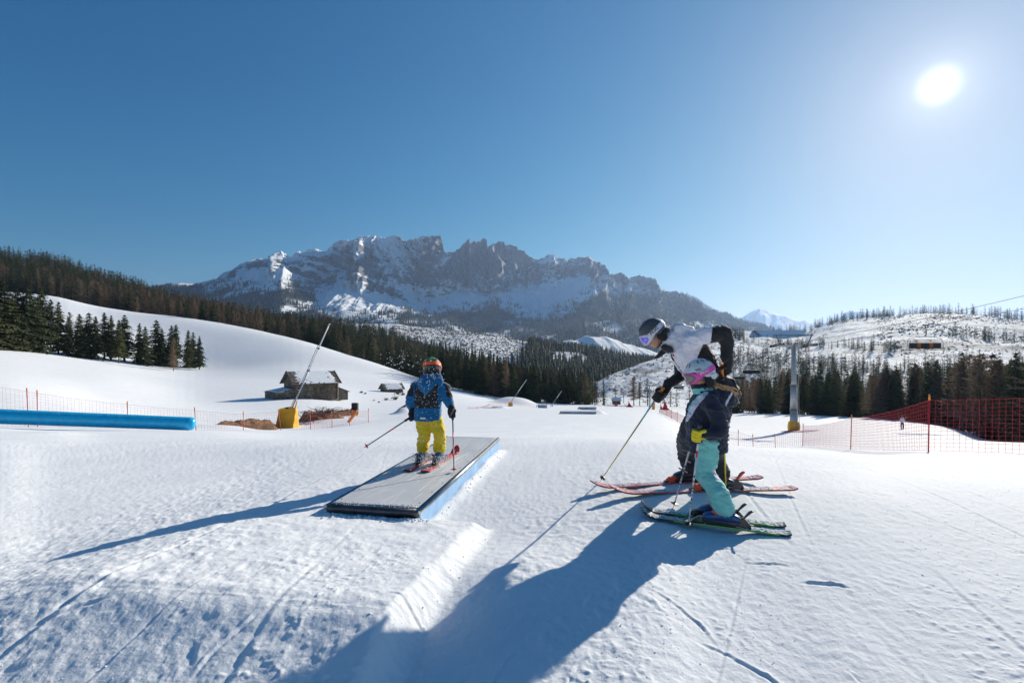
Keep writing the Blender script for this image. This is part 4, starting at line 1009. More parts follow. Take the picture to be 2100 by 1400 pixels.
# ------------------------------------------------------------------ brown earth bank, roots and junk by the lance
m, t, b = mk('earth'); b.inputs['Roughness'].default_value = .95
nz = pos_noise(t, 3, 6, .7); t.links.new(rampmix(t, nz.outputs[0], (.10, .045, .025), (.30, .165, .085), .35, .65), b.inputs['Base Color']); add_bump(t, b, nz.outputs[0], .8, .1); M_EARTH = m
def bank(name, u0, u1, d0, d1, hfun, nu=90, nd=20, seed=3):
    U, S = np.meshgrid(np.linspace(u0, u1, nu), np.linspace(0, 1, nd), indexing='xy'); dd0 = np.interp(U, *d0); dd1 = np.interp(U, *d1)
    Dd = dd0+(dd1-dd0)*S; X = (U-HX)/F*Dd; f = (U-u0)/(u1-u0); env = np.sin(np.pi*np.clip(S, 0, 1))**.6*np.clip(np.minimum(f, 1-f)*8, 0, 1)
    Z = ground_z(X, Dd)+env*(hfun(f)+.42*fbm(X*.9, Dd*.9, 5, seed, .6))-.06
    return grid_mesh(name, np.stack([X, Dd, Z], -1), M_EARTH)
bank('earth_bank', 436, 572, ((436, 572), (36.5, 40.5)), ((425, 578), (38, 47)), lambda f: .3+.55*np.sin(np.clip(f*1.15, 0, 1)*2.2)**2)
bank('earth_bank', 612, 708, ((612, 708), (47, 50)), ((612, 708), (53, 53)), lambda f: .75-.45*f, seed=8)
bank('earth_bank', 640, 735, ((640, 735), (55, 60)), ((640, 735), (60, 66)), lambda f: .45+.4*f, seed=5)
gr = MB()
for i in range(2600):
    if rr.random() < .45: u = rr.uniform(470, 562); d = rr.uniform(39, 43)
    else: u = rr.uniform(645, 733); d = rr.uniform(56, 64)
    x = (u-HX)/F*d; p = Vector((x, d, gz(x, d)+(.12 if u < 600 else .3)+rr.uniform(-.3, .3))); a = rr.uniform(0, 6.3); h = rr.uniform(.1, .3)
    gr.poly([p, p+Vector((.02, 0, 0)), p+Vector((math.cos(a)*h*.7, math.sin(a)*h*.7, h))])
o = gr.build('dry_grass', plain('dry_grass', (.26, .19, .09), .9, bump=0), kind='stuff'); o['label'] = 'dry brown grass on the thawed earth bank'
for i in range(9):
    u = rr.uniform(617, 665); d = rr.uniform(47, 50); p = gpt(u, 0, d, .5); m = MB()
    for k in range(5):
        q = p; a = rr.uniform(0, 6.3); pts = [q]
        for j in range(4): q = q+Vector((math.cos(a)*.45, math.sin(a)*.25, rr.uniform(-.1, .32))); a += rr.uniform(-.6, .6); pts.append(q)
        m.tube(pts, [.06, .05, .04, .025, .01], 5)
    tag(m.build('dead_branch', M_WOOD, smooth=True), 'bare tangled dead branch lying on the brown earth right of the yellow cover', 'branch', 'dead branches on the earth bank')
p = gpt(728, 0, 62); tag(MB().box(p+Vector((0, 0, .75)), (.75, .6, 1.4)).build('dark_crate', M_BLACK, bevel=.05), 'small dark box standing on the brown bank', 'box')
p0 = gpt(714, 0, 44, .15); p1 = px(733, 842, 44)
t = rootless('leaning_barrier', 'orange and white striped barrier board leaning by the net', 'barrier', p0)
W(MB().tube([p0, p1], .13, 4), 'board', M_ORANGE, t); W(MB().tube([p0+Vector((0, .4, 0)), p1+Vector((-.3, .1, .05))], .05, 6), 'prop', M_RED, t)

# ------------------------------------------------------------------ other park features
def rail_box(u0, u1, v, d, h, label, dark=True):
    a = px(u0, v, d); c = px(u1, v, d-.4); root = rootless('park_box', label, 'park box', (a+c)/2, 'boxes down the snow park'); w = Vector((.1, 1, 0)).normalized()*1.0
    W(MB().loft([[a+Vector((0, 0, z)), c+Vector((0, 0, z)), c+w+Vector((0, 0, z)), a+w+Vector((0, 0, z))] for z in (-h-.5, -.07)]), 'side_panel', plain('frosted_panel', (.40, .44, .52), .6, 0, .3, 3, .2), root)
    W(MB().loft([[a+Vector((-.05, -.03, z)), c+Vector((.05, -.03, z)), c+w+Vector((0, .03, z)), a+w+Vector((0, .03, z))] for z in (-.065, 0)]), 'deck', M_DECK, root)
    W(MB().loft([[a+Vector((-.35, -.04, -h)), a+Vector((-.06, -.04, -.02)), a+w+Vector((-.06, 0, -.02)), a+w+Vector((-.35, 0, -h))], [a+Vector((-.3, -.04, -h-.12)), a+Vector((-.02, -.04, -.14)), a+w+Vector((-.02, 0, -.14)), a+w+Vector((-.3, 0, -h-.12))]]), 'end_ramp', M_STEELD, root)
rail_box(1151, 1223, 843.5, 50, .5, 'long frosted jib box on the piste beyond the slide box, nearest of the far boxes')
rail_box(988, 1026, 835.5, 78, .45, 'grey box left of centre down the snow park')
rail_box(1189, 1223, 834.5, 80, .3, 'low narrow box behind the long frosted one')
rail_box(1103, 1122, 829.5, 92, .4, 'small far box in the middle of the park')
p = px(1009, 835.5, 84); q = px(1023, 835.5, 84); tag(MB().tube([p, q], .2, 8).build('black_roll', M_BLACK, smooth=True), 'short black roll lying behind the grey park box', 'roll')
# snow kicker with dark lip on the left
a = px(816, 838, 62); c = px(838, 825, 62.5)
tag(MB().loft([[a, c, c+Vector((.4, 2.4, -.1)), a+Vector((0, 2.4, 0))], [a+Vector((.25, 0, -.12)), c+Vector((.12, 0, -.14)), c+Vector((.5, 2.4, -.25)), a+Vector((.25, 2.4, -.12))]]).build('kicker_board', M_STEELD), 'dark sloping board of a small snow kicker behind the boy', 'ramp board')

# ------------------------------------------------------------------ chairlift
def tower(u, vb, d, vt, label, main=False):
    b = gpt(u, 0, d); root = rootless('lift_tower', label, 'lift tower', b, 'towers of the chairlift'); top = px(u-1, vt, d); H = top.z-b.z
    r0, r1 = H*.040, H*.025
    if main:
        zs = [-.5, .27*H, .28*H, .52*H, .535*H, H*.97]; 
        W(MB().tube([b+Vector((0, 0, z)) for z in (-.5, .24*H)], [r0*1.03, r0], 12), 'lower_tube', M_STEEL, root, smooth=True)
        W(MB().tube([b+Vector((0, 0, z)) for z in (.245*H, .52*H)], [r0*.97, r0*.9], 12), 'middle_tube', M_STEEL, root, smooth=True)
        W(MB().tube([b+Vector((0, 0, z)) for z in (.525*H, .57*H, H)], [r0*.88, r1*1.05, r1], 12), 'upper_tube', M_STEEL, root, smooth=True)
        for f in (.242, .522): W(MB().tube([b+Vector((0, 0, f*H-.05)), b+Vector((0, 0, f*H+.05))], r0*1.2, 12), 'flange', M_STEELD, root)
        ld = MB()
        for sx in (-.17, .17): ld.tube([b+Vector((r0*.6+sx, -r0*.95-.12, .3)), b+Vector((r1*.5+sx, -r1-.12, H))], .025, 5)
        for k in range(int(H/.3)):
            f = k*.3/H+.03; x = r0*.6*(1-f)+r1*.5*f; y = -(r0*.95+.12)*(1-f)-(r1+.12)*f; ld.tube([b+Vector((x-.17, y, f*H)), b+Vector((x+.17, y, f*H))], .014, 4)
        W(ld, 'ladder', M_STEEL, root, kind='stuff')
        rings = []
        for z, k in ((-.4, .93), (.0, .98), (.45, 1.02), (.9, .95), (1.25, .8)):
            R = r0*1.62*k; rings.append([b+Vector((R*math.cos(a), R*math.sin(a), z+.1)) for a in [PI/8+i*PI/4 for i in range(8)]])
        W(MB().loft(rings), 'crash_pad', M_YEL, root, bevel=.03)
        for a_ in (-1.9, -1.2):
            W(MB().box(b+Vector((math.cos(a_)*r0*1.68, math.sin(a_)*r0*1.68, .95)), (.35, .03, .3), Matrix.Rotation(a_+PI/2, 3, 'Z')), 'pad_label', plain('pad_print', (.75, .45, .38), .6, bump=0), root)
    else:
        W(MB().tube([b+Vector((0, 0, -.5)), b+Vector((0, 0, H))], [r0, r1], 10), 'mast', M_STEEL, root, smooth=True)
    # crossarm seen almost along the rope line
    sc_ = H/14.; w = 2.85*sc_; t = b+Vector((0, 0, H))
    W(MB().box(t+Vector((0, 0, -.15*sc_)), (2*w, .35*sc_, .32*sc_)), 'crossarm', M_STEEL, root)
    for sx in (-1, 1):
        W(MB().tube([t+Vector((sx*w*.78, 0, 0)), t+Vector((sx*w*1.02, 0, 1.55*sc_))], .09*sc_, 6), 'strut', M_STEELD, root)
        sh = MB(); cc = t+Vector((sx*w*.95, 0, -.25*sc_))
        ropd = Vector((1.0, .25 if sx > 0 else .25, .12)).normalized()
        sh.tube([cc-ropd*1.6*sc_, cc+ropd*1.6*sc_], .07*sc_, 5)
        W(sh, 'sheave_beam', M_STEELD, root)
        for k in range(6):
            q = cc+ropd*(k-2.5)*.5*sc_+Vector((0, 0, .2*sc_)); W(MB().tube([q-Vector((-.06, .2, 0))*.3, q+Vector((-.06, .2, 0))*.3], .2*sc_, 10), 'sheave', M_BLACK, root)
        W(MB().box(cc+Vector((0, -.35*sc_, .12)), (1.9*sc_, .5*sc_, .05)), 'catwalk', M_STEEL, root)
        rl = MB()
        for k in range(5): q = cc+Vector(((k-2)*.45*sc_, -.55*sc_, .12)); rl.tube([q, q+Vector((0, 0, 1.0*sc_))], .02, 4)
        rl.tube([cc+Vector((-.9*sc_, -.55*sc_, 1.1*sc_)), cc+Vector((.9*sc_, -.55*sc_, 1.1*sc_))], .02, 4); W(rl, 'railing', M_STEEL, root, kind='stuff')
    W(MB().tube([t+Vector((-w*1.2, 0, 1.55*sc_)), t+Vector((w*1.12, 0, 1.55*sc_))], .085*sc_, 6), 'lifting_beam', M_STEELD, root)
    return t, w
tower(1628, 884, 70, 707, 'tall grey lift tower with yellow crash pad right of the skiers', True)
tower(1332, 833, 152, 790, 'lift tower at the valley bottom left of the leaning adult')
tower(1279, 832, 215, 803, 'smaller lift tower farther down the line by the red nets')
tower(1254, 831, 262, 810, 'tiny farthest lift tower beside the end of the tree belt')
b0 = gpt(1640, 0, 67.5, .02); tag(MB().poly([b0+Vector((math.cos(a)*2.4, math.sin(a)*2.2, .04+gz(b0.x+math.cos(a)*2.4, b0.y+math.sin(a)*2.2)-b0.z)) for a in [k*PI/10 for k in range(20)]], .03).build('purple_oval', plain('purple_oval', (.16, .11, .22), .8)), 'flat purple oval on the snow at the foot of the tall lift tower', 'mat')  # thin purple oval following the snow at the tower foot
def rope(label, pts, r=.03):
    P = [px(*q) for q in pts]; out = []
    for a, c in zip(P[:-1], P[1:]):
        for k in range(10): f = k/10; q = a.lerp(c, f); q.z -= (c-a).length*.012*4*f*(1-f); out.append(q)
    out.append(P[-1]); m = MB().tube(out, r, 5).build('haul_rope', M_ROPE, smooth=True); tag(m, label, 'rope'); return out
rope('upper steel haul rope rising to the right from the tall lift tower', [(1254, 809, 264), (1278, 803, 217), (1330, 790, 154), (1605, 709, 72), (2102, 606, 58), (2700, 470, 48)])
rope('lower steel haul rope carrying the orange chair, right of the tall tower', [(1257, 811, 260), (1281, 805, 212), (1335, 792, 150), (1651, 709, 68), (2102, 632, 60), (2700, 545, 52)])
M_SEATO = plain('burnt_orange_seat', (.42, .10, .01), .6)
def chair(p, s, face, label, seatcol, bubble, people=0):
    root = thing('lift_chair', label, 'lift chair', p, face, 'chairs hanging on the chairlift'); root.scale = (s, s, s)
    w = 2.0
    MB().tube([(0, 0, .15), (.12, 0, -.4), (.18, 0, -1.0), (.1, 0, -1.35), (-.1, 0, -1.45)], .05, 8).build('hanger_arm', M_STEELD, root, smooth=True)
    MB().box((0, 0, .08), (.5, .25, .16)).build('grip', M_STEELD, root, bevel=.03)
    fr = MB().tube([(-w*.6, 0, -1.47), (w*.6, 0, -1.47)], .05, 6)
    for sx in (-1, 1): fr.tube([(sx*w*.6, 0, -1.47), (sx*w, .0, -1.75), (sx*w*1.12, -.05, -2.3), (sx*w*1.08, -.1, -2.9), (sx*w*.95, -.15, -3.15)], .04, 6)
    fr.tube([(-w*.95, -.15, -3.15), (w*.95, -.15, -3.15)], .05, 6).build('frame', M_STEEL, root, smooth=True)
    for k in range(8):
        x = -w+.25+k*(2*w-.5)/7; me = M_SEATO if (seatcol and k in (2, 5)) else M_BLACK
        MB().box((x, .0, -2.62), (.50, .1, .74)).build('backrest', me, root, bevel=.05); MB().box((x, -.3, -2.98), (.47, .5, .08)).build('seat', M_BLACK, root, bevel=.03)
    MB().tube([(-w, -.1, -2.2), (w, -.1, -2.2)], .035, 6).tube([(-w, -.1, -1.82), (w, -.1, -1.82)], .03, 6).build('safety_bar', M_WHITE, root, smooth=True)
    if bubble:
        m, t, b = mk('bubble_plastic'); b.inputs['Base Color'].default_value = (.25, .28, .3, 1); b.inputs['Alpha'].default_value = .45; b.inputs['Roughness'].default_value = .1
        r_ = []
        for a in np.linspace(.2, 1.9, 8): r_.append([(-w, -.75*math.sin(a), -2.2+.75*math.cos(a)), (w, -.75*math.sin(a), -2.2+.75*math.cos(a)), (w, -.73*math.sin(a), -2.2+.73*math.cos(a)), (-w, -.73*math.sin(a), -2.2+.73*math.cos(a))])
        MB().loft(r_).build('bubble', m, root, smooth=True)
    for k in range(people):
        x = -w+.6+k*.55; MB().ball((x, -.15, -2.5), .24, 8, 6, (1, .8, 1.3)).ball((x, -.15, -2.1), .13).build('passenger_shape', [M_RED, M_BLACK, M_BLUE][k % 3], root, smooth=True)
chair(px(1897, 667.5, 63.5), 1.0, math.radians(-4), 'black lift chair with two orange backrests hanging left of the tall net post', True, False)
chair(px(1541, 738, 108), 1.0, .1, 'empty lift chair with pale footrest bar just right of the adult', False, False)
chair(px(1515, 758, 125), .8, .1, 'lift chair with dark seats partly hidden behind the adult', False, False)
chair(px(1392, 781, 148), .75, .0, 'closed bubble chair in front of the dark trees between the adult and the girl', False, True)
chair(px(1327, 792, 178), .62, .0, 'small distant chair close to the valley lift tower', False, True)
chair(px(1291, 804, 205), .55, .0, 'tiny distant chair next to the second lift tower', False, True)
# red crash nets heaped in the valley
for (u, v0, v1, w, d, lab) in ((1265, 826, 836, 12, 176, 'red crash netting leftmost in the valley, by the white roof'), (1292, 824, 838, 16, 172, 'larger red crash netting under the second lift tower'), (1356, 829, 840, 6, 150, 'small red netting left of the red tent shape'), (1367, 823, 843, 22, 140, 'pointed red tent of crash netting behind the girl')):
    b = gpt(u, 0, d); k = d/F; m = MB(); R = w*k/2
    n = 12; top = px(u-w*.15, v0, d)
    ring = [b+Vector((R*math.cos(a)*rr.uniform(.8, 1.15), R*.7*math.sin(a), -.1)) for a in [2*PI*i/n for i in range(n)]]
    mid = [p.lerp(top, .55)+Vector((rr.uniform(-.2, .2), 0, -.35)) for p in ring]
    m.loft([ring, mid, [p.lerp(top, .93) for p in ring]]); m.tube([top-Vector((0, 0, .5)), top+Vector((0, 0, .4))], .08, 5)
    tag(m.build('crash_net', M_RED), lab, 'crash net')
p = gpt(1264, 0, 186); t = rootless('valley_hut', 'tiny hut with snowy roof at the valley bottom beside the tree belt', 'hut', p)
W(MB().box(p+Vector((0, 0, 1.2)), (2.6, 3, 1.6)), 'wall', M_WOOD, t); W(MB().poly([p+Vector(q) for q in ((-1.6, -1.9, 2.0), (1.6, -1.9, 2.0), (1.6, 0, 3), (-1.6, 0, 3))], .2).poly([p+Vector(q) for q in ((1.6, 1.9, 2.0), (-1.6, 1.9, 2.0), (-1.6, 0, 3), (1.6, 0, 3))], .2), 'snowy_roof', M_SNOW, t)
p = gpt(1340, 0, 112); tag(MB().tube([p, p+Vector((0, 0, 1.6))], .35, 8).build('orange_marker', M_ORANGE), 'small orange marker pad near the foot of the valley lift tower', 'marker')
# reservoir bank on the hill
a = px(1548, 677, 668); c = px(1655, 677, 680)
dam = raw_mesh('reservoir_bank', [a, c, c+Vector((3, 14, 0)), a+Vector((3, 14, 0)), px(1568, 693, 655), px(1648, 692, 664), c+Vector((10, 50, -40)), a+Vector((10, 50, -40))], [np.array([[0, 3, 2, 1], [0, 1, 5, 4], [3, 7, 6, 2]])], False)
link('reservoir_bank', dam, M_SNOW, kind='structure')
# ------------------------------------------------------------------ soft bodies: closed lofts fused by a voxel remesh, then smoothed
def bake(o, mods):
    for t, kw in mods:
        m = o.modifiers.new(t.lower(), t)
        for k, v in kw.items(): setattr(m, k, v)
    dg_ = bpy.context.evaluated_depsgraph_get(); me = bpy.data.meshes.new_from_object(o.evaluated_get(dg_)); old = o.data
    bpy.data.objects.remove(o); bpy.data.meshes.remove(old); return me
def limb(mb, pts, radii, n=18, sq=1.0, side=None):
    """rounded tapering limb; radii in m; sq flattens it along `side`"""
    P = [Vector(p) for p in pts]; R = list(radii)
    # resample smoothly
    Q = []; S = []
    for i in range(len(P)-1):
        p0 = P[max(i-1, 0)]; p1 = P[i]; p2 = P[i+1]; p3 = P[min(i+2, len(P)-1)]
        for k in range(6):
            t = k/6; Q.append(.5*((2*p1)+(p2-p0)*t+(2*p0-5*p1+4*p2-p3)*t*t+(3*p1-p0-3*p2+p3)*t**3)); S.append(R[i]*(1-t)+R[i+1]*t)
    Q.append(P[-1]); S.append(R[-1])
    d0 = (Q[0]-Q[1]).normalized(); d1 = (Q[-1]-Q[-2]).normalized()
    Q = [Q[0]+d0*S[0]*.75, Q[0]+d0*S[0]*.45]+Q+[Q[-1]+d1*S[-1]*.45, Q[-1]+d1*S[-1]*.75]; S = [S[0]*.45, S[0]*.8]+S+[S[-1]*.8, S[-1]*.45]
    rings = []; up = side
    for i, p in enumerate(Q):
        t = (Q[min(i+1, len(Q)-1)]-Q[max(i-1, 0)]).normalized()
        if up is None: up = Vector((0, 1, 0)) if abs(t.y) < .8 else Vector((1, 0, 0))
        a = t.cross(up).normalized(); b = a.cross(t).normalized()
        rings.append([p+(a*math.cos(q)+b*math.sin(q)*sq)*S[i] for q in [2*PI*j/n for j in range(n)]])
    return mb.loft(rings)
def trunk(mb, rows, side, n=28, ends=True):
    """rows: (centre, half thickness, half width along side)"""
    rows = [(Vector(c), a, b) for c, a, b in rows]; R = []
    for i in range(len(rows)-1):
        for k in range(4):
            t = k/4; t2 = t*t*(3-2*t); R.append((rows[i][0].lerp(rows[i+1][0], t), rows[i][1]*(1-t2)+rows[i+1][1]*t2, rows[i][2]*(1-t2)+rows[i+1][2]*t2))
    R.append(rows[-1]); rings = []
    for i, (c, a, b) in enumerate(R):
        t = (R[min(i+1, len(R)-1)][0]-R[max(i-1, 0)][0]).normalized(); u = t.cross(side).normalized(); s = u.cross(t).normalized()
        ring = []
        for j in range(n):
            q = 2*PI*j/n; cx, sx = math.cos(q), math.sin(q); e = .82
            ring.append(c+u*a*math.copysign(abs(cx)**e, cx)+s*b*math.copysign(abs(sx)**e, sx))
        rings.append(ring)
    return mb.loft(rings)
def organic(mb, voxel, smooth=4, fac=.5):
    o = link('tmp', mb.mesh('tmp'))
    return bake(o, [('REMESH', dict(mode='VOXEL', voxel_size=voxel, use_smooth_shade=True)), ('SMOOTH', dict(factor=fac, iterations=smooth))])
def verts(me): a = np.empty(len(me.vertices)*3, np.float32); me.vertices.foreach_get('co', a); return a.reshape(-1, 3)
def setv(me, V): me.vertices.foreach_set('co', V.astype(np.float32).ravel()); me.update()
def wrinkle(me, amp, f, axis=(0, 0, 1), seed=0, soft=.28):
    V = verts(me).astype(float); nr = np.empty(len(V)*3, np.float32); me.vertex_normals.foreach_get('vector', nr); nr = nr.reshape(-1, 3)
    ax = np.array(Vector(axis).normalized()); a = V@ax; q = np.array(Vector(axis).orthogonal().normalized()); w = np.cross(ax, q)
    b = V@q; c = V@w
    n = ridged(a*f+1.6*vnoise(b*f*.5, c*f*.5, seed), (b+c)*f*soft, 2, seed+3)*.5 + .5*fbm(a*f*.4, (b-c)*f*.4, 3, seed+9)
    n = np.where(n > .55, .55+(n-.55)*2.0, n); setv(me, V + nr*((n-.5)*amp)[:, None]); return me
def paint(me, mats, fn):
    """fn(centres, normals) -> material index per face"""
    for m in mats: me.materials.append(m)
    n = len(me.polygons); c = np.empty(n*3, np.float32); me.polygons.foreach_get('center', c); nn = np.empty(n*3, np.float32); me.polygons.foreach_get('normal', nn)
    me.polygons.foreach_set('material_index', np.asarray(fn(c.reshape(-1, 3), nn.reshape(-1, 3)), np.int32)); me.update(); return me
def uv(c): return HX+F*c[:, 0]/c[:, 1], HY-(c[:, 2]-CZ)/c[:, 1]*F
def put(name, me, mats, root, **k):
    o = link(name, me, mats, **k); hang(o, root); return o
def frame(o, x, up):
    x = Vector(x).normalized(); y = Vector(up).cross(x).normalized(); z = x.cross(y)
    M = Matrix((x, y, z)).transposed().to_4x4(); M.translation = Vector(o); return M
def lm(mb, name, mat, root, M, smooth=False, bevel=0, kind=None, me=None):
    """a mesh made in a local frame M, stored in world coordinates, hung on root"""
    me = me or mb.mesh(name, smooth); me.transform(M); o = link(name, me, mat, kind=kind)
    if bevel: b = o.modifiers.new('bevel', 'BEVEL'); b.width = bevel; b.segments = 2; b.limit_method = 'ANGLE'
    hang(o, root); return o
def cloth(name, c, rough=.75, sheen=.2, fine=220, var=.1):
    m, t, b = mk(name); b.inputs['Roughness'].default_value = rough; b.inputs['Specular IOR Level'].default_value = .25; b.inputs['Sheen Weight'].default_value = sheen
    n = pos_noise(t, 14, 5, .6); n2 = pos_noise(t, fine, 2)
    t.links.new(rampmix(t, n.outputs[0], tuple(x*(1-var) for x in c), tuple(min(1, x*(1+var)) for x in c)), b.inputs['Base Color'])
    a = add_bump(t, None, n.outputs[0], .35, .012); add_bump(t, b, n2.outputs[0], .25, .001, a); return m
M_SKIN = plain('skin', (.50, .27, .18), .5, 0, .08, 40, .1, .001); M_SKIN.node_tree.nodes['Principled BSDF'].inputs['Subsurface Weight'].default_value = .12; M_SKIN.node_tree.nodes['Principled BSDF'].inputs['Subsurface Radius'].default_value = (.01, .004, .002)
C_BLACK = cloth('black_fabric', (.016, .017, .02)); C_NAVY = cloth('navy_fabric', (.018, .022, .042)); C_WHITE = cloth('white_quilt', (.74, .73, .80), .6)
C_MINT = cloth('mint_fabric', (.22, .60, .55)); C_LILAC = cloth('pale_lilac_fabric', (.62, .62, .72)); C_BLUE = cloth('blue_fabric', (.004, .125, .30)); C_YELL = cloth('yellow_fabric', (.66, .50, .02))
C_DARK = cloth('charcoal_fabric', (.03, .032, .04)); C_RED = cloth('red_fabric', (.5, .02, .04))
def shiny(name, c, rough=.25, metal=0, coat=.4):
    m, t, b = mk(name); b.inputs['Roughness'].default_value = rough; b.inputs['Metallic'].default_value = metal; b.inputs['Coat Weight'].default_value = coat
    n = pos_noise(t, 25, 4); t.links.new(rampmix(t, n.outputs[0], tuple(x*.9 for x in c), tuple(min(1, x*1.1) for x in c)), b.inputs['Base Color'])
    t.links.new(rampmix(t, n.outputs[0], (rough*.8,)*3, (min(1, rough*1.5),)*3), b.inputs['Roughness']); return m
S_GREY = shiny('helmet_grey', (.075, .075, .085), .5, 0, .1); S_WHITE = shiny('helmet_white', (.62, .68, .70), .35); S_BLACK = shiny('gloss_black', (.015, .016, .02), .3); S_GREEN = shiny('lime_plastic', (.10, .42, .06), .35)
S_PINK = shiny('pink_strap', (.78, .10, .42), .6, 0, 0); S_STRAPW = shiny('white_strap', (.66, .66, .72), .6, 0, 0); S_ORANGE = shiny('orange_strap', (.90, .13, .03), .6, 0, 0)
S_VIOLET = shiny('violet_mirror_lens', (.20, .16, .75), .12, .6, 1); S_SMOKE = shiny('smoke_lens', (.10, .11, .10), .12, .2, 1); S_SKIRED = shiny('red_ski_top', (.66, .13, .12), .5); S_SKIRED2 = shiny('bright_red_ski_top', (.75, .03, .02), .3)
S_NEON = shiny('neon_orange', (.95, .10, .03), .4, 0, 0); S_SKIGREEN = shiny('green_ski_edge', (.03, .42, .05), .35); S_SKIBLACK = shiny('black_ski_top', (.02, .025, .03), .35); S_BOOTBLUE = shiny('blue_boot_shell', (.01, .065, .22), .35); S_BOOTBLACK = shiny('black_boot_shell', (.015, .015, .018), .35)
S_TEAL = shiny('teal_shaft', (.01, .36, .48), .3); S_OLIVE = shiny('olive_yellow_shaft', (.45, .36, .03), .35); S_YEL = shiny('yellow_shaft', (.80, .62, .02), .35); S_SHAFTW = shiny('white_shaft', (.66, .64, .66), .35); S_SHAFTG = shiny('grey_shaft', (.10, .10, .12), .35); S_SHAFTR = shiny('red_shaft_band', (.6, .03, .05), .35)
M_LETTERB = plain('black_lettering', (.01, .01, .012), .5, bump=0); M_LETTERW = plain('white_lettering', (.8, .76, .84), .6, bump=0)

# -------- head, helmet, goggles (face looks along local +X)
def head_prims(mb, M, s):
    T = lambda x, y, z: M @ Vector((x*s, y*s, z*s))
    def blob(c, r, sq):
        k = len(mb.V); mb.ball((0, 0, 0), 1, 20, 14); 
        for i in range(k, len(mb.V)): v = Vector(mb.V[i]); mb.V[i] = tuple(T(c[0]+v.x*r*sq[0], c[1]+v.y*r*sq[1], c[2]+v.z*r*sq[2]))
    blob((-.012, 0, .03), .1, (.98, .76, .92)); blob((.022, 0, -.03), .075, (.92, .8, 1.05)); blob((.045, 0, -.085), .04, (1, 1.05, .8))     # cranium, face, chin
    limb(mb, [T(.082, 0, .012), T(.098, 0, -.018), T(.106, 0, -.034)], [.010*s, .012*s, .015*s], 10)      # nose
    blob((.088, 0, -.064), .014, (.7, 1.7, .5)); blob((.086, 0, -.074), .014, (.7, 1.5, .55))                # lips
    for y in (-1, 1): blob((.056, y*.042, -.02), .026, (.7, .9, .8)); blob((-.005, y*.078, -.012), .03, (.6, .3, 1.0)); blob((.07, y*.03, .02), .017, (.7, 1.2, .6))   # cheek, ear, brow
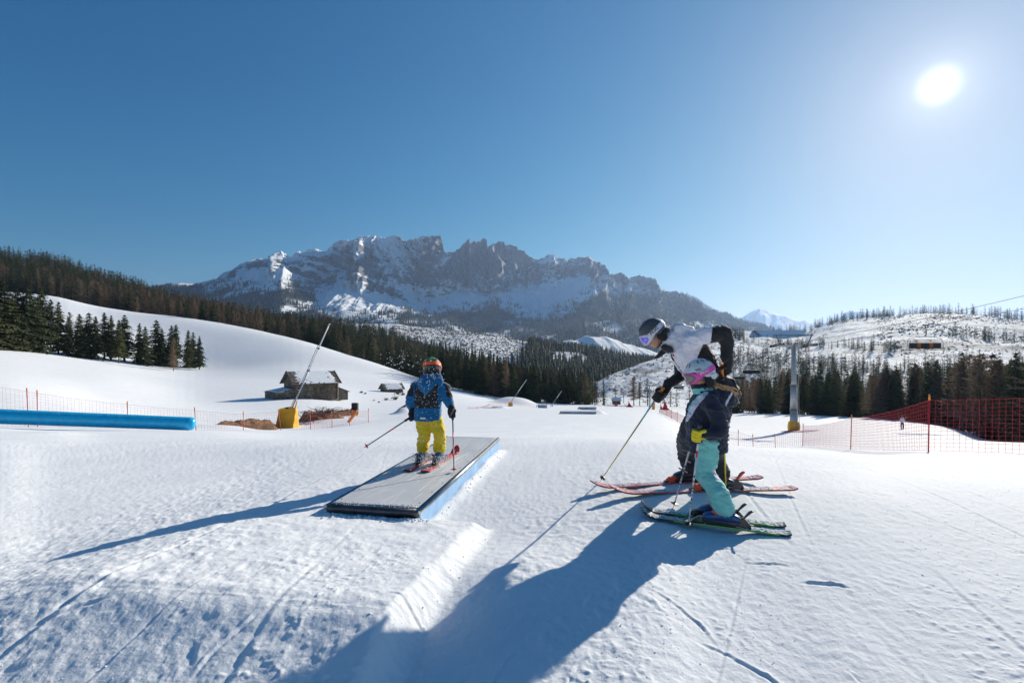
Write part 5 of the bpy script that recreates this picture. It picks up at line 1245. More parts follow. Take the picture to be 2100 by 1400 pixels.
def headgear(root, M, s, shell_m, strap_m, frame_m, lens_m, text_h=None, text_s=None, strap_w=.040, top_m=None, goggles=True, band_z=(.0, .02)):
    A_, B_, C_, cz = .132, .112, .122, .03
    def hp(phi, z, off=0): r = math.sqrt(max(0, 1-((z-cz)/C_)**2)); return Vector((((A_+off)*r*math.cos(phi)-.004), (B_+off)*r*math.sin(phi), z))
    def brim(phi): c = math.cos(phi); return .064 if c > .75 else (.064-(.75-c)/.5*.068 if c > .25 else -.004-(.25-c)*.035)
    S = Matrix.Scale(s, 4); MM = M @ S
    n, mrow = 56, 16; ro = []; ri = []
    for k in range(mrow+1):
        f = k/mrow; r1 = []; r2 = []
        for j in range(n):
            ph = 2*PI*j/n; zb = brim(ph); zt = cz+C_*.998; th = math.asin(min(1, (zb-cz)/C_)); a = (PI/2-.05)*(1-f)+th*f; z = cz+C_*math.sin(a); off = .004*math.sin(f*PI*3)*0
            r1.append(hp(ph, z, off+(.003 if f > .93 else 0))); q = hp(ph, z, off); r2.append(Vector((q.x*.88, q.y*.86, cz+(z-cz)*.88)))
        ro.append(r1); ri.append(r2)
    mb = MB().loft(ro+ri[::-1]); me = mb.mesh('helmet', True)
    if top_m: paint(me, [shell_m, top_m], lambda c, nn: ((c[:, 2] > .098)&(np.abs(c[:, 1]) < .07)&(np.abs(c[:, 1]) > .012)).astype(int)); lm(None, 'helmet', None, root, MM, me=me)
    else: lm(None, 'helmet', shell_m, root, MM, me=me)
    h = root.children[-1] if False else None
    # vents: dark slots let into the shell
    vb = MB()
    for ph, z in ((1.15, .138), (1.75, .138), (2.3, .125), (-.95, .125), (-1.6, .135), (-2.3, .125), (.25, .128), (-.25, .128), (3.14, .11)):
        p = hp(ph, z, -.002); q = hp(ph+.02, z-.022, -.002); vb.tube([p, q], .0055, 6)
    lm(vb, 'vent', S_BLACK, root, MM, smooth=True, kind='stuff')
    # ear pads and neck roll
    mb = MB()
    for y in (-1, 1):
        mb.ball((-.012, y*.088, -.04), .052, 14, 10, (.95, .42, 1.15))
        limb(mb, [(.01, y*.085, -.075), (.045, y*.06, -.10), (.058, y*.0, -.118)], [.007, .007, .007], 8)
    limb(mb, [(-.03, .088, -.02), (-.09, .06, -.03), (-.115, 0, -.035), (-.09, -.06, -.03), (-.03, -.088, -.02)], [.026, .028, .03, .028, .026], 10)
    lm(mb, 'ear_pad', C_BLACK, root, MM, smooth=True)
    # strap
    def band(z0, z1, ph0, ph1, off, th, name, mat, w=strap_w):
        rings = []
        for k in range(41):
            f = k/40; ph = ph0+(ph1-ph0)*f; zc = z0+(z1-z0)*math.sin(PI*f)**.8
            rings.append([hp(ph, zc-w/2, off), hp(ph, zc+w/2, off), hp(ph, zc+w/2, off+th), hp(ph, zc-w/2, off+th)])
        lm(MB().loft(rings), name, mat, root, MM)
    band(band_z[0]+.022, band_z[1]+.03, .72, 2*PI-.72, .0035, .003, 'goggle_strap', strap_m)
    if goggles:
        fr = MB(); le = MB(); N_ = 28
        def gp(a, rr_, bulge):     # face-hugging goggle shield
            y = math.cos(a)*rr_*.098; z = math.sin(a)*rr_*.052-.004; 
            if abs(y) < .02*rr_ and z < 0: z += .010*(1-abs(y)/(.02*rr_))
            return Vector((.130+bulge-5.2*y*y, y, z+.020))
        fr.loft([[gp(2*PI*j/N_, .78, .006) for j in range(N_)], [gp(2*PI*j/N_, .92, .008) for j in range(N_)], [gp(2*PI*j/N_, 1.0, -.004) for j in range(N_)], [gp(2*PI*j/N_, .98, -.04) for j in range(N_)], [gp(2*PI*j/N_, .8, -.045) for j in range(N_)], [gp(2*PI*j/N_, .76, -.004) for j in range(N_)], [gp(2*PI*j/N_, .78, .006) for j in range(N_)]], False)
        lm(fr, 'goggle_frame', frame_m, root, MM, smooth=True)
        le.loft([[gp(2*PI*j/N_, r, .003+.012*(1-r)) for j in range(N_)] for r in (.82, .6, .3, .02)])
        lm(le, 'goggle_lens', lens_m, root, MM, smooth=True)
    for spec in (text_h, text_s):
        if not spec: continue
        txt, ph0, z0, size, mat, off, tilt = spec
        cu = bpy.data.curves.new('t', 'FONT'); cu.body = txt; cu.size = size; cu.offset = size*.022; to = bpy.data.objects.new('t', cu); COL.objects.link(to)
        dg_ = bpy.context.evaluated_depsgraph_get(); me = bpy.data.meshes.new_from_object(to.evaluated_get(dg_)); bpy.data.objects.remove(to)
        bm_ = bmesh.new(); bm_.from_mesh(me); bmesh.ops.triangulate(bm_, faces=bm_.faces); bmesh.ops.subdivide_edges(bm_, edges=[e_ for e_ in bm_.edges if e_.calc_length() > size*.15], cuts=2); bm_.to_mesh(me); bm_.free()
        for v in me.vertices: x, y = v.co.x*1.12, v.co.y; v.co = hp(ph0+x/.12, z0+y+x*tilt, off)
        lm(None, 'lettering', mat, root, MM, me=me)
def cuffpt(B, z, s, lean=.35, dx=0): return B @ (Vector((-.055+(z-.05)*lean+dx, 0, z))*s)
def patch(root, me, u, v, w, h, ang, mat, name, parent_M=Matrix()):
    bt = BVHTree.FromPolygons([tuple(x.co) for x in me.vertices], [tuple(p.vertices) for p in me.polygons]); o = Vector((0, 0, CZ)); hit, nn, _, _ = bt.ray_cast(o, (px(u, v, 1)-o).normalized())
    if not hit: return
    xx = Vector((math.cos(ang), 0, math.sin(ang))); xx = (xx-nn*xx.dot(nn)).normalized(); yy = nn.cross(xx)
    q = MB(); q.loft([[hit+xx*a*w/2+yy*b*h/2+nn*c for a, b in ((-1, -1), (1, -1), (1, 1), (-1, 1))] for c in (-.012, .004)]); lm(q, name, mat, root, Matrix())
# -------- hands, boots, skis, poles
def glove(root, P, pdir, wrist, s, mat, left=True, extra=None, name='glove'):
    """P: where the pole crosses the palm, pdir: pole direction (up), adir: from wrist to hand"""
    z = Vector(pdir).normalized(); x = Vector(P)-Vector(wrist); x = (x-z*x.dot(z)).normalized(); y = z.cross(x)*(1 if left else -1)
    M = Matrix((x, y, z)).transposed().to_4x4(); M.translation = Vector(P); T = lambda *q: M @ (Vector(q)*s); mb = MB()
    trunk(mb, [(T(-.075, -.022, 0), .026*s, .034*s), (T(-.05, -.026, 0), .026*s, .040*s), (T(-.02, -.034, 0), .021*s, .046*s), (T(.004, -.036, 0), .016*s, .044*s)], z)
    for i, (l, zz) in enumerate(((.92, .036), (1.0, .012), (.96, -.013), (.8, -.036))):      # four fingers closed round the grip
        limb(mb, [T(-.004, -.036, zz), T(.026*l, -.036, zz*1.02), T(.046*l, -.012, zz), T(.036*l, .018, zz*.98), T(.008, .027, zz*.95)], [.0145*s, .0145*s, .014*s, .0130*s, .0115*s], 10)
    limb(mb, [T(-.055, .004, .03), T(-.025, .026, .046), T(.008, .034, .044), T(.030, .030, .036)], [.018*s, .0165*s, .015*s, .013*s], 10)
    wv = Vector(wrist); limb(mb, [wv, wv.lerp(T(-.06, -.024, 0), .6), T(-.045, -.026, 0)], [.043*s, .038*s, .032*s], 12)
    me = organic(mb, .0042, 2); lm(None, name, mat, root, Matrix(), me=me)
    if extra: c = MB(); limb(c, [wv, wv.lerp(T(-.06, -.024, 0), .45)], [.046*s, .043*s]); lm(c, 'glove_cuff', extra, root, Matrix(), smooth=True)
    return M
def boot(root, M, s, shell, accent, cuff_lean=.22):
    T = lambda *q: Vector(q)*s
    lo = MB(); rows = [(-.155, .048, .040), (-.13, .060, .048), (-.08, .085, .044), (-.02, .095, .043), (.03, .080, .046), (.08, .062, .050), (.12, .050, .047), (.145, .034, .034)]
    rings = []
    for x, h, w in rows: rings.append([T(x, w*math.copysign(abs(math.cos(a))**.6, math.cos(a)), .012+h/2+h/2*math.copysign(abs(math.sin(a))**.6, math.sin(a))) for a in [2*PI*j/16 for j in range(16)]])
    lm(lo.loft(rings), 'boot_shell', shell, root, M, smooth=True)
    cu = MB(); rings = []
    for z, rx, ry in ((.055, .085, .052), (.12, .070, .054), (.19, .066, .056), (.26, .070, .060), (.285, .066, .057)):
        cx = -.055+(z-.05)*cuff_lean; rings.append([T(cx+rx*math.cos(a), ry*math.sin(a), z+(.02*math.cos(a) if z > .2 else 0)) for a in [2*PI*j/16 for j in range(16)]])
    lm(cu.loft(rings), 'boot_cuff', shell, root, M, smooth=True)
    lm(MB().box(T(0, 0, .006), T(.30, .075, .022)).box(T(-.10, 0, -.004), T(.09, .07, .02)).box(T(.11, 0, -.004), T(.07, .07, .02)), 'boot_sole', S_BLACK, root, M, bevel=.004)
    for x, z, l in ((.05, .085, .05), (-.005, .115, .05), (.01, .175, .045), (.02, .235, .045)):
        b_ = MB()
        for y in (-1, 1): b_.box(T(x, y*.052, z), T(l, .010, .014), Matrix.Rotation(-.5, 3, 'Y'))
        lm(b_, 'buckle', accent, root, M, bevel=.002)
def ski(name_label, tail, tip, up, width, top_m, edge_m, s=1.0, foot=.47, snow=.5, group=None, heel_lever=S_BLACK, toe_m=S_BLACK, th=.014, seed=1, rise=.075, side_m=None):
    x = (tip-tail); L = x.length; M = frame((tip+tail)/2, x, up); root = rootless('ski', name_label, 'ski', tuple((tip+tail)/2), group); r_ = random.Random(seed)
    prof = []
    for k in range(41):
        f = k/40; X = -L/2+L*f; w = width*(.62+.38*min(1, abs(f-.45)*2)**2); 
        if f > .93: w *= math.sqrt(max(.02, 1-((f-.93)/.072)**2))
        if f < .025: w *= .75+f*10
        z = (rise*((f-.86)/.14)**2 if f > .86 else 0)+(.012*((.06-f)/.06)**2 if f < .06 else 0)
        prof.append((X, w/2, z))
    lm(MB().loft([[(X, -w, z+th*.35), (X, w, z+th*.35), (X, w*.93, z+th), (X, -w*.93, z+th)] for X, w, z in prof]), 'top_sheet', top_m, root, M)
    lm(MB().loft([[(X, -w-.001, z), (X, w+.001, z), (X, w+.001, z+th*.34), (X, -w-.001, z+th*.34)] for X, w, z in prof]), 'edge', edge_m, root, M)
    if side_m: lm(MB().loft([[(X, -w-.0016, z+th*.2), (X, w+.0016, z+th*.2), (X, w*.97+.0016, z+th*.95), (X, -w*.97-.0016, z+th*.95)] for X, w, z in prof[3:31]]), 'sidewall', side_m, root, M)
    # binding: toe piece, heel piece with brake and lever
    fx = -L/2+L*foot; h = th+.004; bl = .155*s
    lm(MB().box((fx, 0, th+.010), (.5*s, .055, .02), None), 'binding_plate', S_BLACK, root, M, bevel=.004)
    t_ = MB().loft([[(fx+bl-.01, -.032, h), (fx+bl-.01, .032, h), (fx+bl-.01, .028, h+.055*s), (fx+bl-.01, -.028, h+.055*s)], [(fx+bl+.045*s, -.034, h), (fx+bl+.045*s, .034, h), (fx+bl+.04*s, .026, h+.05*s), (fx+bl+.04*s, -.026, h+.05*s)], [(fx+bl+.085*s, -.022, h), (fx+bl+.085*s, .022, h), (fx+bl+.08*s, .018, h+.022), (fx+bl+.08*s, -.018, h+.022)]])
    for y in (-1, 1): t_.box((fx+bl-.02, y*.034, h+.04*s), (.05*s, .012, .025*s))
    lm(t_, 'toe_piece', toe_m, root, M, bevel=.004)
    hb = fx-bl
    lm(MB().loft([[(hb+.02, -.030, h), (hb+.02, .030, h), (hb+.015, .024, h+.07*s), (hb+.015, -.024, h+.07*s)], [(hb-.05*s, -.034, h), (hb-.05*s, .034, h), (hb-.045*s, .028, h+.09*s), (hb-.045*s, -.028, h+.09*s)], [(hb-.11*s, -.028, h), (hb-.11*s, .028, h), (hb-.10*s, .02, h+.03*s), (hb-.10*s, -.02, h+.03*s)]]), 'heel_piece', S_BLACK, root, M, bevel=.004)
    lm(MB().loft([[(hb-.05*s, -.014, h+.08*s), (hb-.05*s, .014, h+.08*s), (hb-.035*s, .014, h+.08*s), (hb-.035*s, -.014, h+.08*s)], [(hb-.10*s, -.02, h+.135*s), (hb-.10*s, .02, h+.135*s), (hb-.085*s, .02, h+.145*s), (hb-.085*s, -.02, h+.145*s)], [(hb-.125*s, -.015, h+.155*s), (hb-.125*s, .015, h+.155*s), (hb-.115*s, .015, h+.163*s), (hb-.115*s, -.015, h+.163*s)]]), 'heel_lever', heel_lever, root, M, bevel=.003)
    lm(MB().tube([(hb+.02, -.045, h+.01), (hb-.02, -.052, h-.0), (hb-.06, -.055, h-.0)], .004, 6).tube([(hb+.02, .045, h+.01), (hb-.06, .055, h)], .004, 6), 'brake_arm', M_STEEL, root, M)
    if snow:
        m = MB()
        for k in range(int(260*snow)):
            f = r_.random(); 
            if abs(f-foot) < .1: continue
            if r_.random() < .35 and abs(f-foot) > .3: continue
            X = -L/2+L*f; i = min(39, int(f*40)); z = prof[i][2]+(prof[i+1][2]-prof[i][2])*(f*40-i)+th; w = prof[i][1]*.85
            c = Vector((X, r_.uniform(-w, w)*.95, z+.001)); k0 = len(m.V); q = r_.uniform(.006, .017)*(1.4 if r_.random() < .2 else 1)
            for j in range(6): a = j*PI/3; m.V.append((c.x+q*math.cos(a)*r_.uniform(.7, 1.8), c.y+q*math.sin(a)*r_.uniform(.5, 1), c.z))
            m.V.append((c.x, c.y, c.z+q*r_.uniform(.2, .6)))
            for j in range(6): m._f(k0+j, k0+(j+1) % 6, k0+6)
        lm(m, 'caked_snow', M_SNOW, root, M, kind='stuff', smooth=True)
    return root, M, fx
def pole(label, grip, tip, segs, basket_m, grip_m=S_BLACK, group=None, r=.0075, strap=True, marks=0, bs=.035):
    x = (grip-tip); L = x.length; u = x/L; root = rootless('ski_pole', label, 'ski pole', tuple(tip), group); a = 0
    def at(f): return tip+u*(L*f)
    for k, (f0, f1, m) in enumerate(segs): lm(MB().tube([at(f0), at(f1)], [r*(.65+.45*f0), r*(.65+.45*f1)], 10), 'shaft', m, root, Matrix(), smooth=True)
    lm(MB().tube([at(-.0), at(.06)], [r*.3, r*.6], 8), 'spike', M_STEEL, root, Matrix(), smooth=True)
    M = frame(at(.055), u.orthogonal(), u); b_ = MB()
    for k in range(6):
        q = k*PI/3; b_.loft([[(.006*math.cos(q-.4), .006*math.sin(q-.4), -.004), (bs*math.cos(q-.35), bs*math.sin(q-.35), -.006), (bs*math.cos(q+.35), bs*math.sin(q+.35), -.006), (.006*math.cos(q+.4), .006*math.sin(q+.4), -.004)], [(.006*math.cos(q-.4), .006*math.sin(q-.4), .006), (bs*math.cos(q-.35), bs*math.sin(q-.35), .0), (bs*math.cos(q+.35), bs*math.sin(q+.35), .0), (.006*math.cos(q+.4), .006*math.sin(q+.4), .006)]])
    b_.tube([(0, 0, -.012), (0, 0, .016)], .0085, 8); lm(b_, 'basket', basket_m, root, M)
    g0 = 1-.13/L; lm(MB().tube([at(g0-.02), at(g0), at(g0+.03), at(.99), at(1.01)], [r*1.1, r*1.9, r*1.6, r*1.9, r*2.3], 12), 'grip', grip_m, root, Matrix(), smooth=True)
    if False: 
        s_ = u.orthogonal().normalized(); lm(MB().tube([at(1.0), at(1.0)+s_*.05-u*.04, at(.97)+s_*.06-u*.10, at(.97)+s_*.02-u*.13], .006, 6), 'strap', C_BLACK, root, Matrix(), smooth=True)
    for k in range(marks):
        f = .22+k*.035+.01*math.sin(k*5); lm(MB().tube([at(f), at(f+.008+.006*(k % 3))], r*(.66+.45*f)+.0003, 8), 'print_mark', [S_BLACK, S_SHAFTG, S_BLACK][k % 3], root, Matrix(), smooth=True)
    return root
# ================================================================== the girl in profile
D1 = 4.1; k1 = D1/F
def g(u, v, dd=0): return px(u, v, D1+dd)
near_tip = ray_ground(1311, 1058); near_tail = ray_ground(1622, 1097); far_tip = ray_ground(1314, 1048); far_tail = ray_ground(1610, 1079)
print('girl ski', near_tip, near_tail, (near_tip-near_tail).length, 'far', far_tip, far_tail)
def on_snow(a, b, lift=.004):
    """lay the line a-b on the ground"""
    n = 12; zz = [gz(a.x+(b.x-a.x)*i/n, a.y+(b.y-a.y)*i/n) for i in range(n+1)]
    s = np.polyfit(np.linspace(0, 1, n+1), zz, 1); r = max(z-(s[1]+s[0]*i/n) for i, z in enumerate(zz)); a = a.copy(); b = b.copy(); a.z = s[1]+lift+r*.7; b.z = s[1]+s[0]+lift+r*.7; return a, b
near_tail, near_tip = on_snow(near_tail, near_tip); far_tail, far_tip = on_snow(far_tail, far_tip)
UP = Vector((0, 0, 1))
_, MS1, fx1 = ski('nearer green and black child ski dusted with snow under the girl', near_tail, near_tip, UP, .13, S_SKIBLACK, M_STEELD, .85, .44, .9, "the girl's skis", seed=3, side_m=S_SKIGREEN)
_, MS2, fx2 = ski('farther green and black child ski of the girl, behind her nearer one', far_tail, far_tip, UP, .13, S_SKIBLACK, M_STEELD, .85, .46, .9, "the girl's skis", seed=4, side_m=S_SKIGREEN)
girl = rootless('person', 'child in navy jacket, mint trousers, white helmet and pink goggles standing sideways with poles', 'person', tuple(gpt(1470, 0, D1)))
B1 = MS1 @ Matrix.Translation((fx1, 0, .040)); B2 = MS2 @ Matrix.Translation((fx2, 0, .040))
for B_ in (B1, B2): boot(girl, B_, .92, S_BOOTBLUE, S_NEON, .42)
an1 = cuffpt(B1, .12, .92, .42); an2 = cuffpt(B2, .12, .92, .42); at1 = cuffpt(B1, .27, .92, .42); at2 = cuffpt(B2, .27, .92, .42); print('girl ankle', HX+F*an1.x/an1.y, HY-(an1.z-CZ)/an1.y*F)
HM1 = frame(g(1437, 771), (-.90, -.26, -.30), (-.32, .0, .95)); HS1 = .99
sh1, el1, wr1 = g(1455, 824, -.16), g(1476, 879, -.24), g(1441, 889, -.27); sh2, el2, wr2 = g(1446, 824, .16), g(1462, 884, .24), g(1428, 889, .19)
kn1, kn2 = g(1449, 972, -.09), g(1444, 972, .10); hp1, hp2 = g(1450, 922, -.09), g(1449, 922, .09)
mb = MB(); head_prims(mb, HM1, .92); limb(mb, [HM1 @ Vector((-.02, 0, -.06)), g(1446, 806)], [.048, .05]); trunk(mb, [(g(1449, 920), .09, .12), (g(1449, 880), .09, .11), (g(1449, 840), .10, .13), (g(1447, 815), .06, .13)], Vector((0, 1, 0)))
for a in ((sh1, el1, wr1), (sh2, el2, wr2)): limb(mb, a, [.045, .035, .024])
for a in ((hp1, kn1, at1, an1), (hp2, kn2, at2, an2)): limb(mb, a, [.06, .04, .03, .025])
put('body', organic(mb, .0075, 2), M_SKIN, girl)
mb = MB()      # jacket with hood and sleeves
trunk(mb, [(g(1448, 926), 39*k1, .165), (g(1448, 905), 40*k1, .175), (g(1449, 870), 41*k1, .185), (g(1451, 845), 40*k1, .19), (g(1450, 825), 36*k1, .185), (g(1446, 810), 27*k1, .15), (g(1441, 799), 19*k1, .095)], Vector((0, 1, 0)))
limb(mb, [g(1440, 803), g(1434, 795)], [.078, .075])
trunk(mb, [(g(1452, 806), 10*k1, .10), (g(1472, 808), 17*k1, .13), (g(1488, 822), 17*k1, .12), (g(1494, 838), 8*k1, .07)], Vector((0, 1, 0)))
limb(mb, [g(1462, 806), g(1484, 806), g(1500, 818), g(1500, 832)], [.05, .055, .045, .03], sq=2.0, side=Vector((0, 1, 0)))
limb(mb, [sh1, g(1470, 850, -.22), el1, g(1462, 890, -.265), wr1], [.078, .074, .070, .062, .046]); limb(mb, [sh2, el2, wr2], [.078, .07, .05])
me = organic(mb, .0062, 4); wrinkle(me, .013, 14, (-.35, 0, 1), 3); wrinkle(me, .008, 30, (.5, 0, 1), 8)
def paint_girl(c, n):
    u, v = uv(c); out = np.zeros(len(c), int)
    # pale shoulder sash with mint edge, on both sides
    cx = np.interp(v, [803, 812, 825, 840, 862], [1450, 1436, 1424, 1415, 1409]); w = np.interp(v, [803, 808, 815, 830, 850, 862], [3, 9, 12, 12, 8, 2])
    sd = (v > 803)&(v < 864); q = (u-cx); out[sd&(q > -3)&(q < w)] = 2; out[sd&(q > -6)&(q <= -2.2)&(v < 840)] = 1
    hood = (u > 1488)&(v > 795)&(v < 848)&(np.abs((u-1490)-(826-v)*.55) < 2.5); out[hood] = 2
    col = (v < 804)&(u < 1462)&(np.abs((v-799)-(1440-u)*.12) < 3.0); out[col] = 1
    out[(u < 1436)&(v < 808)&(v > 797)&(c[:, 1] < 4.1)] = 1
    return out
put('jacket', paint(me, [C_NAVY, C_MINT, C_LILAC], paint_girl), None, girl)
mb = MB()
limb(mb, [g(1450, 905, -.08), g(1449, 940, -.09), kn1, at1, an1], [.110, .098, .082, .082, .092]); limb(mb, [g(1452, 905, .08), g(1450, 940, .09), kn2, at2, an2], [.105, .095, .080, .08, .088])
me = organic(mb, .0062, 4); wrinkle(me, .013, 13, (-.35, 0, 1), 13); wrinkle(me, .008, 26, (.5, .2, 1), 5)
put('trousers', paint(me, [C_MINT, C_LILAC], lambda c, n: ((np.abs(uv(c)[0]-(1464+(uv(c)[1]-966)*.62)) < 4.5)&(uv(c)[1] > 963)&(uv(c)[1] < 984)&(n[:, 1] < .4)).astype(int)), None, girl)
# plait of hair from under the helmet over the hood
m_hair = plain('blonde_hair', (.50, .30, .14), .6, 0, .35, 60, .3, .002)
mb = MB(); rr = random.Random(3)
for k in range(34):
    o = Vector((rr.gauss(0, .007), rr.gauss(0, .012), rr.gauss(0, .007))); e_ = Vector((rr.gauss(0, .018), rr.gauss(0, .02), rr.gauss(0, .018)))
    mb.tube([g(1458, 786, -.03)+o, g(1470, 791, -.06)+o*1.2, g(1484, 795, -.07)+o*1.1+Vector((0, 0, .008*math.sin(k))), g(1496, 797, -.07)+o, g(1504, 803, -.06)+o+e_*.5, g(1507, 812, -.06)+e_*1.3], [.004, .0055, .005, .005, .004, .0015], 5)
lm(mb, 'hair', m_hair, girl, Matrix(), smooth=True)
headgear(girl, HM1, HS1, S_WHITE, S_PINK, S_PINK, S_SMOKE, ('poc', .76, .068, .030, M_LETTERB, .0012, -.06), ('POC', 1.02, .025, .032, M_LETTERW, .0078, .16), .044)
lm(MB().loft([[(-.075, .1145, .0), (-.012, .120, .0), (-.02, .113, -.035), (-.05, .104, -.050), (-.082, .100, -.035)], [(-.075, .104, .0), (-.012, .110, .0), (-.02, .104, -.035), (-.05, .094, -.050), (-.082, .090, -.035)]]), 'ear_cover', S_WHITE, girl, HM1 @ Matrix.Scale(HS1, 4), bevel=.003)
ptip = ray_ground(1411, 1084); pt2 = ray_ground(1381, 1040); ga, gb = g(1436, 872, -.29), g(1427, 876, .19)
GY = cloth('yellow_glove', (.80, .62, .02), .7)
M_ = glove(girl, ga.lerp(ptip, .10), ga-ptip, g(1462, 892, -.24), .98, GY, True, C_BLACK)
for q_ in (-.02,): lm(MB().box((-.020, -.056, 0), (.052, .012, .060)), 'glove_patch', C_BLACK, girl, M_ @ Matrix.Scale(.98, 4), bevel=.005)
cu = bpy.data.curves.new('t', 'FONT'); cu.body = 'LEVEL'; cu.size = .017; cu.align_x = 'CENTER'; to = bpy.data.objects.new('t', cu); COL.objects.link(to)
me = bpy.data.meshes.new_from_object(to.evaluated_get(bpy.context.evaluated_depsgraph_get())); bpy.data.objects.remove(to)
for v_ in me.vertices: v_.co = Vector((-.026+v_.co.y, -.0632, -v_.co.x))
lm(None, 'lettering', M_LETTERW, girl, M_ @ Matrix.Scale(.98, 4), me=me)
glove(girl, gb.lerp(pt2, .10), gb-pt2, g(1450, 893, .2), .92, C_BLACK, False)
pole('nearer white and red ski pole held by the girl in the yellow glove', ga, ptip, [(.03, .30, S_SHAFTW), (.30, .70, S_SHAFTW), (.70, .76, S_SHAFTR), (.76, .84, S_SHAFTW), (.84, .95, S_SHAFTR)], S_BLACK, S_BLACK, "the girl's poles", .0085, False, 9)
pole('farther white ski pole of the girl slanting down in front of her', gb, pt2, [(.03, .45, S_SHAFTW), (.45, .48, S_SHAFTR), (.48, .95, S_SHAFTW)], S_BLACK, S_BLACK, "the girl's poles", .0085, False, 9)

# ================================================================== the adult bending over
D2 = 4.65; k2 = D2/F
def a_(u, v, dd=0): return px(u, v, D2+dd)
t1, t2 = on_snow(ray_ground(1630, 1012), ray_ground(1249, 1024)); t3, t4 = on_snow(ray_ground(1560, 993), ray_ground(1211, 1011))
print('adult ski', t1, t2, (t1-t2).length, t3, t4, (t3-t4).length)
_, MA1, fa1 = ski('nearer red ski of the adult, frosted with snow, tail pointing right', t1, t2, UP, .155, S_SKIRED, M_STEELD, 1.05, .43, 1.5, "the adult's skis", S_NEON, S_NEON, seed=7)
_, MA2, fa2 = ski('farther red ski of the adult with the tip ending near the pole basket', t3, t4, UP, .155, S_SKIRED, M_STEELD, 1.05, .43, 1.5, "the adult's skis", S_NEON, S_NEON, seed=8)
ad_ = rootless('person', 'adult in white and black jacket and grey helmet bending over behind the girl', 'person', tuple(gpt(1455, 0, D2)))
BA1 = MA1 @ Matrix.Translation((fa1, 0, .040)); BA2 = MA2 @ Matrix.Translation((fa2, 0, .040))
for B_ in (BA1, BA2): boot(ad_, B_, 1.08, S_BOOTBLACK, M_STEEL, .3)
aa1 = cuffpt(BA1, .10, 1.08, .3); aa2 = cuffpt(BA2, .10, 1.08, .3); ab1 = cuffpt(BA1, .28, 1.08, .3); ab2 = cuffpt(BA2, .28, 1.08, .3); print('adult ankles', [ (HX+F*q.x/q.y, HY-(q.z-CZ)/q.y*F, q.y) for q in (aa1, aa2)])
HM2 = frame(a_(1342, 685), (-.77, -.16, -.59), (-.62, 0, .78)); HS2 = 1.03
s1, e1, w1 = a_(1418, 705, -.19), a_(1483, 682, -.30), a_(1489, 736, -.25); s2, e2, w2 = a_(1398, 726, .20), a_(1397, 768, .22), a_(1368, 788, .16)
h1, h2 = a_(1474, 812, -.11), a_(1474, 812, .11); n1_, n2_ = a_(1462, 888, -.10), a_(1414, 884, .12)
mb = MB(); head_prims(mb, HM2, 1.0); limb(mb, [HM2 @ Vector((-.03, 0, -.07)), a_(1380, 700)], [.058, .062]); trunk(mb, [(a_(1474, 812), .11, .15), (a_(1455, 775), .11, .14), (a_(1425, 728), .12, .17), (a_(1402, 704), .08, .17)], Vector((0, 1, 0)))
for q in ((s1, e1, w1), (s2, e2, w2)): limb(mb, q, [.055, .042, .03])
for q in ((h1, n1_, ab1, aa1), (h2, n2_, ab2, aa2)): limb(mb, q, [.07, .05, .035, .03])
put('body', organic(mb, .008, 2), M_SKIN, ad_)
mb = MB()
trunk(mb, [(a_(1474, 826), 38*k2, .20), (a_(1474, 806), 41*k2, .205), (a_(1457, 787), 37*k2, .20), (a_(1437, 761), 34*k2, .205), (a_(1420, 731), 37*k2, .215), (a_(1405, 709), 38*k2, .205), (a_(1392, 696), 31*k2, .16), (a_(1379, 691), 21*k2, .095)], Vector((0, 1, 0)))
limb(mb, [a_(1380, 692), a_(1368, 698)], [.095, .088])
trunk(mb, [(a_(1376, 675), 9*k2, .09), (a_(1390, 673), 13*k2, .13), (a_(1408, 680), 13*k2, .13), (a_(1420, 690), 9*k2, .08)], Vector((0, 1, 0)))
limb(mb, [s1, a_(1450, 688, -.27), e1], [.098, .088, .082]); limb(mb, [e1, a_(1490, 706, -.27), w1], [.080, .070, .050]); limb(mb, [s2, e2, w2], [.095, .078, .055])
me = organic(mb, .0068, 5); wrinkle(me, .010, 12, (-.5, 0, -.8), 23); wrinkle(me, .012, 12, (1, 0, .25), 28); wrinkle(me, .006, 30, (.6, 0, 1), 31)
def paint_adult(c, n):
    u, v = uv(c); y = c[:, 1]; out = np.zeros(len(c), int)
    near = y < D2-.02
    line = np.interp(v, [660, 700, 740, 800, 830], [1462, 1444, 1427, 1404, 1400])      # white in front of it
    out[u > line] = 1
    arm = near&(y < D2-.15)&(v < 706)&(u < 1460-(v-680)*.12)&(u > 1400); out[arm] = 0
    out[(u > 1460-(v-680)*.12)&(v < 760)] = 1
    out[(y > D2+.10)&(v > 738)&(u < 1415)] = 1
    zip_ = (np.abs(y-D2) < .012)&(u < 1410)&(v > 700); out[zip_] = 1
    out[(u > 1470)&(v > 750)&(np.abs((u-1484)-(v-754)*1.0) < 2.6)&near] = 3
    return out
put('jacket', paint(me, [C_WHITE, C_BLACK, C_RED, C_LILAC], paint_adult), None, ad_); patch(ad_, me, 1381, 727.5, 5.4*k2, 5*k2, -.3, C_RED, 'red_badge')
mb = MB()
limb(mb, [a_(1474, 803, -.10), a_(1470, 850, -.1), n1_, ab1, aa1], [.135, .13, .112, .098, .108]); limb(mb, [a_(1468, 803, .10), a_(1440, 848, .11), n2_, ab2, aa2], [.135, .125, .110, .096, .106])
me = organic(mb, .0075, 4); wrinkle(me, .016, 11, (0, 0, 1), 43); wrinkle(me, .008, 25, (.4, 0, 1), 44); put('trousers', me, C_DARK, ad_)
